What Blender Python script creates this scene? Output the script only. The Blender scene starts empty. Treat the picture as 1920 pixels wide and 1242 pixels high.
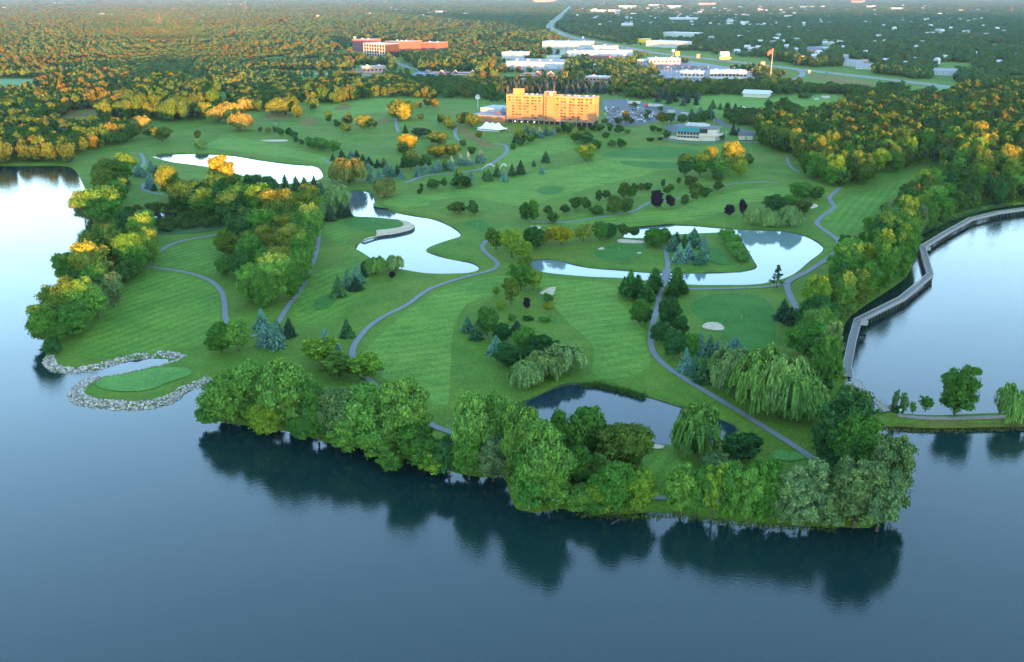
import bpy, bmesh, math, random
import numpy as np
from mathutils import Vector, Matrix
from mathutils.geometry import delaunay_2d_cdt
from mathutils.bvhtree import BVHTree
R = math.radians
rnd = random.Random(7)
nrs = np.random.RandomState(11)
S = bpy.context.scene
COL = S.collection

# ------------------------------------------------------------------ camera
F = 1750.0; CX, CY = 960.0, 621.0; H = 135.0; YH = -13.0
PITCH = math.atan((CY - YH) / F)
cd = bpy.data.cameras.new('camera'); cam = bpy.data.objects.new('camera', cd); COL.objects.link(cam)
cd.sensor_width = 36.0; cd.lens = 36.0 * F / 1920.0; cd.clip_start = 1.0; cd.clip_end = 90000.0
cam.location = (0, 0, H); cam.rotation_euler = (R(90) - PITCH, 0, 0)
S.camera = cam

# ------------------------------------------------------------------ light
SUN_EL = 1.45; SUN_AZ = 20.0          # low sun behind the camera, to its right
SUN_STRENGTH = 1.75; SKY_STRENGTH = 0.15; EXPOSURE = 4.35
world = bpy.data.worlds.new('World'); S.world = world; world.use_nodes = True
nt = world.node_tree; nt.nodes.clear()
wo = nt.nodes.new('ShaderNodeOutputWorld'); bg = nt.nodes.new('ShaderNodeBackground'); sky = nt.nodes.new('ShaderNodeTexSky')
sky.sky_type = 'NISHITA'; sky.sun_disc = False
sky.sun_elevation = R(SUN_EL); sky.sun_rotation = R(180 - SUN_AZ)
sky.altitude = 1500; sky.air_density = 1.0; sky.dust_density = 0.3; sky.ozone_density = 1.75
bg.inputs['Strength'].default_value = SKY_STRENGTH
nt.links.new(sky.outputs[0], bg.inputs['Color']); nt.links.new(bg.outputs[0], wo.inputs['Surface'])
ld = bpy.data.lights.new('sun', 'SUN'); ld.energy = SUN_STRENGTH; ld.angle = R(0.5); ld.color = (1.0, 0.31, 0.065)
sun = bpy.data.objects.new('sun', ld); COL.objects.link(sun)
sd = Vector((math.sin(R(SUN_AZ)) * math.cos(R(SUN_EL)), -math.cos(R(SUN_AZ)) * math.cos(R(SUN_EL)), math.sin(R(SUN_EL))))
sun.rotation_euler = sd.to_track_quat('Z', 'Y').to_euler(); sun.location = (200, -300, 400)
vs = S.view_settings; vs.view_transform = 'Standard'; vs.look = 'None'; vs.exposure = EXPOSURE; vs.gamma = 1.0
vs.use_curve_mapping = False
S.render.engine = 'CYCLES'
cy = S.cycles
cy.use_denoising = True
try:
    cy.denoiser = 'OPENIMAGEDENOISE'; cy.denoising_input_passes = 'RGB_ALBEDO_NORMAL'; cy.denoising_prefilter = 'NONE'
except Exception: pass
cy.max_bounces = 6; cy.diffuse_bounces = 2; cy.glossy_bounces = 3; cy.transmission_bounces = 2
cy.transparent_max_bounces = 4; cy.volume_bounces = 0; cy.caustics_reflective = False; cy.caustics_refractive = False

# ------------------------------------------------------------------ pixel <-> ground tracing helpers
LAND = 1.0
cp, sp = math.cos(PITCH), math.sin(PITCH)
def G(px, py, z=LAND):
    u = (px - CX) / F; v = (CY - py) / F
    yc = cp + v * sp; zc = -sp + v * cp
    t = (z - H) / zc
    return (u * t, yc * t)
def rise(Y, py, z0=LAND):             # height above z0 of the ray of row py where it passes distance Y
    v = (CY - py) / F
    return H + Y * (-sp + v * cp) / (cp + v * sp) - z0
def P(x, y, z=LAND):                  # world -> photo pixel (arrays allowed)
    dz = z - H
    d = y * cp - dz * sp; up = y * sp + dz * cp
    return CX + F * x / d, CY - F * up / d
def scale_at(x, y): return F / (y * cp + (H - LAND) * sp)      # px per metre

def in_poly(X, Y, poly):
    X = np.asarray(X, float); Y = np.asarray(Y, float)
    r = np.zeros(X.shape, bool); n = len(poly); j = n - 1
    for i in range(n):
        xi, yi = poly[i]; xj, yj = poly[j]
        if yi != yj:
            c = ((yi > Y) != (yj > Y)) & (X < (xj - xi) * (Y - yi) / (yj - yi) + xi)
            r ^= c
        j = i
    return r

def spline(pts, step, closed):        # Catmull-Rom, resampled about every step metres
    P_ = [np.array(p, float) for p in pts]; n = len(P_); out = []
    for i in range(n if closed else n - 1):
        g = (lambda k: P_[k % n]) if closed else (lambda k: P_[max(0, min(n - 1, k))])
        p0, p1, p2, p3 = g(i - 1), g(i), g(i + 1), g(i + 2)
        m = max(1, int(np.linalg.norm(p2 - p1) / step))
        m = min(m, 60)
        for k in range(m):
            t = k / m
            a = 0.5 * (2 * p1 + (p2 - p0) * t + (2 * p0 - 5 * p1 + 4 * p2 - p3) * t * t + (3 * p1 - p0 - 3 * p2 + p3) * t ** 3)
            out.append((float(a[0]), float(a[1])))
    if not closed: out.append(tuple(map(float, P_[-1])))
    return out

def link(o): COL.objects.link(o); return o
def tag(o, label=None, cat=None, group=None, kind=None):
    if label: o['label'] = label
    if cat: o['category'] = cat
    if group: o['group'] = group
    if kind: o['kind'] = kind
    return o
def mesh_obj(name, verts, faces, mat, parent=None, smooth=False, matidx=None):
    me = bpy.data.meshes.new(name); me.from_pydata(verts, [], faces)
    for m in (mat if isinstance(mat, (list, tuple)) else [mat]): me.materials.append(m)
    if matidx is not None: me.polygons.foreach_set('material_index', matidx)
    if smooth: me.polygons.foreach_set('use_smooth', [True] * len(me.polygons))
    me.update()
    o = bpy.data.objects.new(name, me); link(o)
    if parent: o.parent = parent
    return o
def empty(name, loc, rz=0.0, sc=(1, 1, 1)):
    o = bpy.data.objects.new(name, None); link(o); o.location = loc; o.rotation_euler = (0, 0, rz); o.scale = sc
    o.empty_display_size = 0.5
    return o
def inst(name, me, parent=None, loc=(0, 0, 0), rz=0.0, sc=(1, 1, 1), color=None):
    o = bpy.data.objects.new(name, me); link(o)
    o.location = loc; o.rotation_euler = (0, 0, rz); o.scale = sc
    if parent: o.parent = parent
    if color: o.color = (*color, 1)
    return o

# ------------------------------------------------------------------ materials
def nodes_of(name):
    m = bpy.data.materials.new(name); m.use_nodes = True
    n = m.node_tree; b = n.nodes['Principled BSDF']
    return m, n, b
def N(n, t, **kw):
    x = n.nodes.new(t)
    for k, v in kw.items(): setattr(x, k, v)
    return x
def spec(b, v):
    b.inputs['Specular IOR Level'].default_value = v
def noise(n, scale, detail=3, rough=0.6, coord='Object'):
    tc = N(n, 'ShaderNodeTexCoord'); t = N(n, 'ShaderNodeTexNoise')
    t.inputs['Scale'].default_value = scale; t.inputs['Detail'].default_value = detail; t.inputs['Roughness'].default_value = rough
    n.links.new(tc.outputs[coord], t.inputs['Vector'])
    return t
def ramp(n, fac, stops):
    r = N(n, 'ShaderNodeValToRGB'); e = r.color_ramp.elements
    while len(e) < len(stops): e.new(0.5)
    for q, (p, c) in zip(e, stops): q.position = p; q.color = (*c, 1)
    n.links.new(fac, r.inputs['Fac']); return r.outputs['Color']
def mixc(n, a, b, fac, mode='MIX'):
    m = N(n, 'ShaderNodeMix'); m.data_type = 'RGBA'; m.blend_type = mode; m.clamp_factor = True
    for s, v in (('Factor', fac),):
        if isinstance(v, (int, float)): m.inputs[0].default_value = v
        else: n.links.new(v, m.inputs[0])
    for i, v in ((6, a), (7, b)):
        if isinstance(v, tuple): m.inputs[i].default_value = (*v, 1)
        else: n.links.new(v, m.inputs[i])
    return m.outputs[2]
def bump(n, b, h, strength, dist):
    u = N(n, 'ShaderNodeBump'); u.inputs['Strength'].default_value = strength; u.inputs['Distance'].default_value = dist
    n.links.new(h, u.inputs['Height']); n.links.new(u.outputs[0], b.inputs['Normal'])
def plain(name, col, rough=0.8, var=0.12, scale=0.6, sp_=0.3, metal=0.0):
    m, n, b = nodes_of(name)
    t = noise(n, scale, 4)
    lo = tuple(c * (1 - var) for c in col); hi = tuple(min(1, c * (1 + var)) for c in col)
    n.links.new(ramp(n, t.outputs['Fac'], [(0.3, lo), (0.7, hi)]), b.inputs['Base Color'])
    b.inputs['Roughness'].default_value = rough; spec(b, sp_); b.inputs['Metallic'].default_value = metal
    return m
def grass(name, base, dry, stripe=None, grain=1.0, dry_amt=0.5, big=0.02):
    m, n, b = nodes_of(name)
    t1 = noise(n, big, 5, 0.65); t2 = noise(n, 0.9 * grain, 4, 0.75); t3 = noise(n, 0.16, 4, 0.7)
    c = mixc(n, base, dry, ramp(n, t1.outputs['Fac'], [(0.42, (0, 0, 0)), (0.72, (dry_amt,) * 3)]))
    c = mixc(n, c, tuple(x * 1.25 for x in base), ramp(n, t3.outputs['Fac'], [(0.4, (0, 0, 0)), (0.7, (0.7,) * 3)]))
    t4 = noise(n, 0.045, 5, 0.7)
    c = mixc(n, c, ramp(n, t4.outputs['Fac'], [(0.3, (0.70, 0.80, 0.74)), (0.7, (1.30, 1.16, 1.12))]), 1.0, 'MULTIPLY')
    c = mixc(n, c, ramp(n, t2.outputs['Fac'], [(0.25, (0.45,) * 3), (0.75, (1.5,) * 3)]), 0.9, 'MULTIPLY')
    if stripe:
        ang, w, amt = stripe
        tc = N(n, 'ShaderNodeTexCoord'); mp = N(n, 'ShaderNodeMapping'); mp.inputs['Rotation'].default_value = (0, 0, R(ang))
        wv = N(n, 'ShaderNodeTexWave'); wv.inputs['Scale'].default_value = 0.31416 / w; wv.inputs['Distortion'].default_value = 1.1
        wv.inputs['Detail'].default_value = 3; wv.inputs['Detail Scale'].default_value = 0.35
        n.links.new(tc.outputs['Object'], mp.inputs['Vector']); n.links.new(mp.outputs[0], wv.inputs['Vector'])
        c = mixc(n, c, ramp(n, wv.outputs['Fac'], [(0.35, (1 - amt,) * 3), (0.65, (1 + amt,) * 3)]), 1.0, 'MULTIPLY')
    n.links.new(c, b.inputs['Base Color']); b.inputs['Roughness'].default_value = 0.9; spec(b, 0.12)
    bump(n, b, t2.outputs['Fac'], 0.6, 0.25)
    return m
def foliage(name, mode, base=None, stops=None):
    m, n, b = nodes_of(name); n.nodes.remove(b)
    out = n.nodes['Material Output']
    gi = N(n, 'ShaderNodeNewGeometry'); oi = N(n, 'ShaderNodeObjectInfo')
    if mode == 'object': c = oi.outputs['Color']
    else: c = ramp(n, oi.outputs['Random'], stops)
    c = mixc(n, c, ramp(n, gi.outputs['Random Per Island'], [(0.0, (0.62, 0.64, 0.6)), (0.5, (1, 1, 1)), (1.0, (1.55, 1.45, 1.35))]), 1.0, 'MULTIPLY')
    t = noise(n, 3.2, 2)
    c = mixc(n, c, ramp(n, t.outputs['Fac'], [(0.35, (0.78, 0.8, 0.9)), (0.65, (1.2, 1.15, 0.95))]), 1.0, 'MULTIPLY')
    d = N(n, 'ShaderNodeBsdfDiffuse'); tr = N(n, 'ShaderNodeBsdfTranslucent'); mx = N(n, 'ShaderNodeMixShader')
    mx.inputs[0].default_value = 0.14
    n.links.new(c, d.inputs['Color']); n.links.new(c, tr.inputs['Color'])
    n.links.new(d.outputs[0], mx.inputs[1]); n.links.new(tr.outputs[0], mx.inputs[2]); n.links.new(mx.outputs[0], out.inputs['Surface'])
    return m
def paint(name, rough=0.35):           # colour comes from the object
    m, n, b = nodes_of(name); oi = N(n, 'ShaderNodeObjectInfo')
    n.links.new(oi.outputs['Color'], b.inputs['Base Color']); b.inputs['Roughness'].default_value = rough
    return m
def water_mat(name, body, rough, ripple, big, ior=1.333):
    m, n, b = nodes_of(name)
    b.inputs['Base Color'].default_value = (*body, 1); b.inputs['Roughness'].default_value = rough; b.inputs['IOR'].default_value = ior
    spec(b, 0.5)
    tc = N(n, 'ShaderNodeTexCoord'); mp = N(n, 'ShaderNodeMapping'); mp.inputs['Scale'].default_value = (1.0, 1.6, 1.0)
    mp.inputs['Rotation'].default_value = (0, 0, R(12))
    n.links.new(tc.outputs['Object'], mp.inputs['Vector'])
    t = N(n, 'ShaderNodeTexNoise'); t.inputs['Scale'].default_value = 0.8; t.inputs['Detail'].default_value = 4; t.inputs['Roughness'].default_value = 0.6
    n.links.new(mp.outputs[0], t.inputs['Vector'])
    t2 = N(n, 'ShaderNodeTexNoise'); t2.inputs['Scale'].default_value = 0.012; t2.inputs['Detail'].default_value = 3
    n.links.new(mp.outputs[0], t2.inputs['Vector'])
    mul = N(n, 'ShaderNodeMath'); mul.operation = 'MULTIPLY'
    n.links.new(t.outputs['Fac'], mul.inputs[0])
    rr = ramp(n, t2.outputs['Fac'], [(0.35, (big,) * 3), (0.65, (1, 1, 1))])
    n.links.new(rr, mul.inputs[1])
    bump(n, b, mul.outputs[0], 1.0, ripple)
    return m

M = {}
M['rough'] = grass('rough_grass', (0.074, 0.163, 0.016), (0.124, 0.150, 0.020), None, 1.0, 0.8, 0.016)
M['fairway'] = grass('fairway_grass', (0.080, 0.190, 0.020), (0.112, 0.184, 0.022), (28, 5.5, 0.09), 1.0, 0.5)
M['fairway_b'] = grass('fairway_grass_crosscut', (0.096, 0.210, 0.027), (0.126, 0.198, 0.028), (68, 6.5, 0.065), 1.0, 0.5)
M['fairway_c'] = grass('fairway_grass_far', (0.098, 0.210, 0.026), (0.128, 0.198, 0.028), (72, 7.0, 0.085), 1.0, 0.5)
M['green'] = grass('putting_grass', (0.038, 0.140, 0.020), (0.046, 0.144, 0.020), (40, 1.6, 0.05), 1.4, 0.3)
M['green_lt'] = grass('putting_grass_pale', (0.080, 0.215, 0.044), (0.096, 0.212, 0.044), (15, 1.6, 0.04), 1.4, 0.3)
M['collar'] = grass('collar_grass', (0.078, 0.155, 0.022), (0.115, 0.148, 0.026), None, 1.2, 0.6)
M['cut'] = grass('first_cut_grass', (0.078, 0.170, 0.017), (0.116, 0.162, 0.020), None, 1.0, 0.6)
M['causeway'] = grass('causeway_grass', (0.105, 0.120, 0.020), (0.150, 0.125, 0.040), None, 1.0, 0.6, 0.08)
M['field'] = grass('field_grass', (0.140, 0.270, 0.110), (0.13, 0.20, 0.08), None, 0.6, 0.5)
M['dry'] = grass('dry_grass', (0.150, 0.118, 0.030), (0.085, 0.135, 0.022), None, 0.7, 0.7)
M['scrub'] = grass('scrub_grass', (0.060, 0.140, 0.050), (0.09, 0.13, 0.05), None, 0.4, 0.5)
M['marsh'] = grass('marsh_plants', (0.034, 0.090, 0.024), (0.055, 0.085, 0.03), None, 0.7, 0.5)
M['sand'] = plain('bunker_sand', (0.50, 0.40, 0.27), 0.95, 0.15, 0.5, 0.1)
M['dirt'] = plain('dirt_track', (0.27, 0.235, 0.19), 0.95, 0.2, 0.4, 0.1)
M['path'] = plain('path_asphalt', (0.165, 0.180, 0.185), 0.9, 0.12, 0.6, 0.2)
M['asphalt'] = plain('lot_asphalt', (0.085, 0.095, 0.105), 0.85, 0.15, 0.1, 0.3)
M['hwy'] = plain('road_concrete', (0.19, 0.20, 0.215), 0.85, 0.12, 0.06, 0.3)
M['line'] = plain('road_paint', (0.75, 0.75, 0.73), 0.7, 0.05)
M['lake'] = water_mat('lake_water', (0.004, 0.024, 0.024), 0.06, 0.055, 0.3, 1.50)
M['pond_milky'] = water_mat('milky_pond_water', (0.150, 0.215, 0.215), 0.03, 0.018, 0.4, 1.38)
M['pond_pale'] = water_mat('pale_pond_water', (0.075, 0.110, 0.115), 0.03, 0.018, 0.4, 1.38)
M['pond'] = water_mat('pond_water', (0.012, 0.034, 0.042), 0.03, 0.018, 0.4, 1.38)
M['mud'] = plain('bank_mud', (0.055, 0.058, 0.030), 0.95, 0.35, 0.5, 0.2)
M['stone'] = plain('riprap_stone', (0.44, 0.42, 0.38), 0.9, 0.3, 0.35, 0.2)
M['bark'] = plain('bark', (0.085, 0.068, 0.052), 0.95, 0.35, 6.0, 0.1)
M['leaf'] = foliage('leaf', 'object')
GREENS = [(0.0, (0.028, 0.092, 0.022)), (0.25, (0.050, 0.125, 0.024)), (0.45, (0.036, 0.105, 0.030)), (0.62, (0.070, 0.130, 0.022)),
          (0.80, (0.035, 0.080, 0.030)), (0.92, (0.085, 0.115, 0.024)), (1.0, (0.095, 0.105, 0.026))]
M['leaf_wood'] = foliage('leaf_wood', 'random', stops=GREENS)
NEEDLES = [(0.0, (0.022, 0.055, 0.034)), (0.5, (0.045, 0.085, 0.062)), (1.0, (0.085, 0.130, 0.125))]
M['leaf_conifer'] = foliage('leaf_conifer', 'random', stops=NEEDLES)

# ================================================================== SETTING: shorelines traced on the ground plane
def GP(pts, z=0.0): return [G(x, y, z) for x, y in pts]
main_shore = GP([(1920, 801), (1826, 804), (1749, 805), (1698, 803), (1660, 800), (1648, 808), (1655, 830), (1672, 860), (1676, 900),
    (1672, 940), (1655, 975), (1630, 990), (1572, 988), (1479, 987), (1443, 984), (1404, 981), (1361, 976), (1322, 972), (1261, 963), (1220, 961),
    (1150, 966), (1093, 960), (1049, 954), (1003, 962), (968, 955), (958, 935), (950, 905), (938, 888), (905, 896), (860, 888), (805, 872), (738, 856),
    (704, 850), (673, 840), (619, 832), (570, 816), (519, 806), (460, 798), (410, 790), (388, 775), (386, 757), (378, 751), (388, 738), (402, 726),
    (392, 722), (368, 727), (345, 738), (340, 746), (322, 756), (283, 765), (245, 768),
    (206, 766), (165, 762), (139, 755), (129, 744), (131, 733), (144, 720), (165, 709), (191, 707), (219, 704), (258, 695), (296, 686), (318, 679),
    (312, 672), (283, 671), (245, 676), (214, 684), (180, 693), (144, 699), (111, 699), (90, 693), (81, 681), (83, 671), (92, 655), (102, 630),
    (115, 600), (135, 570), (152, 540), (160, 505), (168, 470), (176, 440), (172, 410), (165, 375), (155, 345), (138, 318), (110, 311), (40, 311),
    (-60, 312), (-200, 314)])
main_shore = spline(main_shore, 4.0, False)
xl = main_shore[-1]; xr = main_shore[0]
main_poly = main_shore + [(-900, xl[1] - 60), (-1100, 200), (-1100, -150), (-500, -215), (0, -235), (600, -220), (1100, -180), (1200, 150), (900, xr[1] - 10), (500, xr[1] - 4)]
right_shore = GP([(1920, 383), (1862, 392), (1812, 404), (1765, 424), (1725, 442), (1712, 466), (1710, 496), (1696, 522), (1658, 550), (1618, 576), (1588, 602),
    (1576, 642), (1580, 682), (1591, 715), (1598, 742), (1612, 765), (1634, 778), (1650, 776), (1660, 769), (1685, 775), (1749, 779), (1826, 776), (1875, 774), (1920, 772)])
right_shore = spline(right_shore, 4.0, False)
a0, a1 = right_shore[0], right_shore[-1]
right_poly = right_shore + [(330, a1[1] + 2), (700, a1[1] + 20), (800, a0[1] - 40), (500, a0[1] + 10)]
def pond(pts, step=3.0): return spline(GP(pts), step, True)
pond_upper = pond([(286, 294), (310, 290), (370, 289), (430, 292), (480, 300), (540, 308), (591, 313), (605, 328), (598, 337), (560, 344), (520, 345), (480, 338), (440, 325), (386, 313), (332, 306), (300, 299)], 6)
pond_small = pond([(236, 404), (285, 398), (325, 399), (357, 405), (340, 411), (310, 416), (285, 416), (258, 412)], 5)
pond_mid = pond([(655, 360), (653, 391), (660, 405), (702, 409), (727, 411), (758, 414), (774, 422), (777, 428), (771, 434), (738, 441), (707, 445), (678, 454),
    (668, 468), (667, 477), (686, 487), (725, 499), (763, 507), (802, 513), (841, 514), (872, 513), (892, 509), (898, 503), (882, 494), (841, 486), (812, 478),
    (799, 471), (805, 464), (828, 455), (853, 447), (864, 442), (853, 431), (833, 420), (807, 411), (776, 406), (743, 400), (720, 393), (707, 386), (701, 375), (699, 365), (676, 358)])
pond_ring = pond([(993, 494), (1006, 489), (1024, 488), (1050, 490), (1076, 498), (1115, 504), (1166, 508), (1218, 512), (1282, 513), (1346, 513), (1398, 509), (1419, 502),
    (1413, 489), (1403, 471), (1393, 455), (1385, 440), (1360, 437), (1318, 438), (1260, 441), (1212, 447), (1170, 446), (1180, 432), (1187, 424), (1215, 422), (1295, 424), (1346, 428),
    (1385, 431), (1440, 433), (1473, 435), (1512, 445), (1538, 460), (1542, 471), (1517, 491), (1492, 512), (1471, 522), (1440, 530), (1411, 534), (1346, 535), (1287, 534),
    (1207, 526), (1166, 522), (1115, 520), (1063, 516), (1012, 509)])
pond_low = pond([(960, 771), (999, 748), (1037, 731), (1068, 722), (1099, 722), (1140, 727), (1182, 738), (1218, 747), (1269, 763), (1341, 784), (1377, 800), (1382, 808),
    (1362, 820), (1346, 830), (1279, 838), (1264, 836), (1223, 832), (1150, 830), (1080, 822), (1010, 808), (962, 790)])
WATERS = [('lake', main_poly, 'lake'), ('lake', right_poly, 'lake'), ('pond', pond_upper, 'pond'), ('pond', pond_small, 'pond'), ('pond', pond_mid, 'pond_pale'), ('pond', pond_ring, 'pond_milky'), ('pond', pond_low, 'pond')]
segs = []
for _, lp, _ in WATERS:
    for i in range(len(lp)): segs.append((*lp[i], *lp[(i + 1) % len(lp)]))
segs = np.array(segs)
def shore_dist(X, Y):
    X = np.asarray(X, float); Y = np.asarray(Y, float); out = np.full(X.shape, 1e9)
    ax, ay = segs[:, 0], segs[:, 1]; dx, dy = segs[:, 2] - ax, segs[:, 3] - ay; L = dx * dx + dy * dy + 1e-9
    for s in range(0, len(X), 4000):
        x = X[s:s + 4000, None]; y = Y[s:s + 4000, None]
        t = np.clip(((x - ax) * dx + (y - ay) * dy) / L, 0, 1)
        out[s:s + 4000] = np.sqrt(((x - ax - t * dx) ** 2 + (y - ay - t * dy) ** 2).min(axis=1))
    return out
def in_water(X, Y):
    r = np.zeros(np.asarray(X).shape, bool)
    for _, lp, _ in WATERS: r |= in_poly(X, Y, lp)
    return r
def sstep(a, b, x):
    t = np.clip((x - a) / (b - a), 0, 1); return t * t * (3 - 2 * t)
def relief(X, Y, D):
    n = 0.75 * np.sin(X / 23 + 0.6 * np.sin(Y / 31)) * np.sin(Y / 27 + 1.3) + 0.45 * np.sin(X / 11 + Y / 17) * np.sin(Y / 14 - X / 37)
    n = n * sstep(8, 40, D) * (1 - sstep(1150, 1400, Y)) * sstep(150, 240, Y)
    z = 0.05 + (LAND - 0.05) * sstep(0.0, 2.6, D) + n
    hill = sstep(-225, -340, Y) * (23.5 + 7.0 * sstep(95, 235, X) + 1.5 * sstep(420, 620, X) + 160.0 * sstep(1300, 1900, X) + 2.2 * np.sin(X / 90.0) + 1.8 * np.sin(X / 37.0 + 1)) * (1 - 0.5 * sstep(-600, -900, Y))  # unseen ridge behind the camera, heights shaped to place the shade ahead
    return z + hill

# ---- one ground sheet to the horizon, with the lakes and ponds cut out
V, E, nV = [], [], 0
for _, lp, _ in WATERS:
    k = len(lp); b0 = len(V); V += lp; E += [(b0 + i, b0 + (i + 1) % k) for i in range(k)]
nshore = len(V)
gx, gy = [], []
for y in np.arange(170, 1330, 9.0):
    for x in np.arange(-(y * 0.62 + 60), y * 0.62 + 60, 9.0): gx.append(x + rnd.uniform(-2, 2)); gy.append(y + rnd.uniform(-2, 2))
def blk(y0, y1, s, hw):
    for y in np.arange(y0, y1, s):
        for x in np.arange(-hw(y), hw(y) + 1, s): gx.append(x + rnd.uniform(-.2, .2) * s); gy.append(y + rnd.uniform(-.2, .2) * s)
blk(1360, 4200, 110.0, lambda y: y * 0.75)
blk(-900, -170, 45.0, lambda y: 5200)
blk(4400, 16000, 900.0, lambda y: y * 0.9)
for r_ in (20000, 30000, 46000):
    for a in range(0, 360, 10): gx.append(r_ * math.cos(R(a))); gy.append(r_ * math.sin(R(a)))
for a in range(0, 360, 12):
    for r_ in (2200, 5200): gx.append(r_ * math.cos(R(a))); gy.append(r_ * math.sin(R(a)))
for off in (1.2, 2.8, 5.5):
    for _, lp, _ in WATERS:
        k = len(lp)
        for i in range(k):
            p, q = np.array(lp[i]), np.array(lp[(i + 1) % k]); t = q - p; l = np.linalg.norm(t) + 1e-6; nn = np.array((t[1], -t[0])) / l
            for sgn in (1, -1):
                c = (p + q) / 2 + nn * off * sgn; gx.append(c[0]); gy.append(c[1])
gx = np.array(gx); gy = np.array(gy)
dd = shore_dist(gx, gy); keep = (dd > 1.0) & ~in_water(gx, gy)
gx, gy, dd = gx[keep], gy[keep], dd[keep]
V += list(zip(gx.tolist(), gy.tolist()))
res = delaunay_2d_cdt([Vector(v) for v in V], E, [], 0, 1e-4)
vx = np.array([v.x for v in res[0]]); vy = np.array([v.y for v in res[0]]); tri = np.array([list(f) for f in res[2]])
cxx = vx[tri].mean(1); cyy = vy[tri].mean(1)
land = ~in_water(cxx, cyy)
vd = shore_dist(vx, vy); vz = relief(vx, vy, vd); vz[vd < 0.01] = 0.05
gverts = np.stack([vx, vy, vz], 1); gtri = tri[land]
skv, skf = [], []
for _, lp, _ in WATERS:
    b0 = len(gverts) + len(skv); k = len(lp)
    for x, y in lp: skv += [(x, y, 0.05), (x, y, -1.2)]
    for i in range(k):
        j = (i + 1) % k; skf.append((b0 + 2 * i, b0 + 2 * j, b0 + 2 * j + 1, b0 + 2 * i + 1))
allv = [tuple(v) for v in gverts.tolist()] + skv
ground = mesh_obj('ground', allv, [tuple(t) for t in gtri.tolist()] + skf, M['rough'], smooth=True); tag(ground, kind='structure')
BVH = BVHTree.FromPolygons([Vector(v) for v in gverts.tolist()], [tuple(t) for t in gtri.tolist()])
def gz(x, y, dflt=LAND):
    h = BVH.ray_cast(Vector((x, y, 400)), Vector((0, 0, -1)), 900)
    return h[0].z if h[0] else dflt
for nm, lp, mt in WATERS:
    r2 = delaunay_2d_cdt([Vector(v) for v in lp], [(i, (i + 1) % len(lp)) for i in range(len(lp))], [], 0, 1e-4)
    wv = [(v.x, v.y, 0.0) for v in r2[0]]; wt = np.array([list(f) for f in r2[2]])
    wa = np.array(wv); ins = in_poly(wa[wt][:, :, 0].mean(1), wa[wt][:, :, 1].mean(1), lp)
    fl = []
    for t in wt[ins].tolist():
        a, b, c = (wa[i] for i in t)
        fl.append(tuple(t) if (b[0] - a[0]) * (c[1] - a[1]) - (b[1] - a[1]) * (c[0] - a[0]) > 0 else tuple(t[::-1]))
    tag(mesh_obj(nm, wv, fl, M[mt]), kind='structure')

# ---- turf, sand and paving laid on the ground as thin sheets
def sheet(name, poly, mat, off, step=7.0, smooth=True, world_=False, kind='structure', parent=None):
    w = poly if world_ else GP(poly, LAND)
    lp = spline(w, step * 0.6, True) if smooth else [tuple(p) for p in w]
    xs = [p[0] for p in lp]; ys = [p[1] for p in lp]
    X, Y = np.meshgrid(np.arange(min(xs), max(xs), step), np.arange(min(ys), max(ys), step)); X = X.ravel(); Y = Y.ravel()
    ins = in_poly(X, Y, lp)
    X, Y = X[ins], Y[ins]
    if len(X):
        e = np.array([(*lp[i], *lp[(i + 1) % len(lp)]) for i in range(len(lp))]); keep_ = np.ones(len(X), bool)
        for ax, ay, bx, by in e:
            dx, dy = bx - ax, by - ay; t = np.clip(((X - ax) * dx + (Y - ay) * dy) / (dx * dx + dy * dy + 1e-9), 0, 1)
            keep_ &= (X - ax - t * dx) ** 2 + (Y - ay - t * dy) ** 2 > (0.3 * step) ** 2
        X, Y = X[keep_], Y[keep_]
    pts = lp + list(zip(X.tolist(), Y.tolist()))
    r = delaunay_2d_cdt([Vector(p) for p in pts], [(i, (i + 1) % len(lp)) for i in range(len(lp))], [], 0, 1e-4)
    vv = [(v.x, v.y, gz(v.x, v.y) + off) for v in r[0]]; va = np.array(vv); tt = np.array([list(f) for f in r[2]])
    inn = in_poly(va[tt][:, :, 0].mean(1), va[tt][:, :, 1].mean(1), lp)
    o = mesh_obj(name, vv, [tuple(t) for t in tt[inn].tolist()], mat, parent, smooth=True)
    return tag(o, kind=kind) if kind else o
def ribbon(name, pts, width, mat, off, step=4.0, world_=False, z=None, cols=4, kind='structure'):
    w = pts if world_ else GP(pts, LAND)
    c = spline(w, step, False); vv = []; ff = []
    for i, p in enumerate(c):
        a = np.array(c[max(0, i - 1)]); b = np.array(c[min(len(c) - 1, i + 1)]); t = (b - a) / (np.linalg.norm(b - a) + 1e-9)
        for k in range(cols + 1):
            s = (k / cols - 0.5) * width; q = (p[0] - t[1] * s, p[1] + t[0] * s)
            vv.append((*q, (gz(*q) + off) if z is None else z))
    for i in range(len(c) - 1):
        for k in range(cols):
            a = i * (cols + 1) + k; ff.append((a, a + cols + 1, a + cols + 2, a + 1))
    o = mesh_obj(name, vv, ff, mat, smooth=True)
    return tag(o, kind=kind) if kind else o

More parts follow.
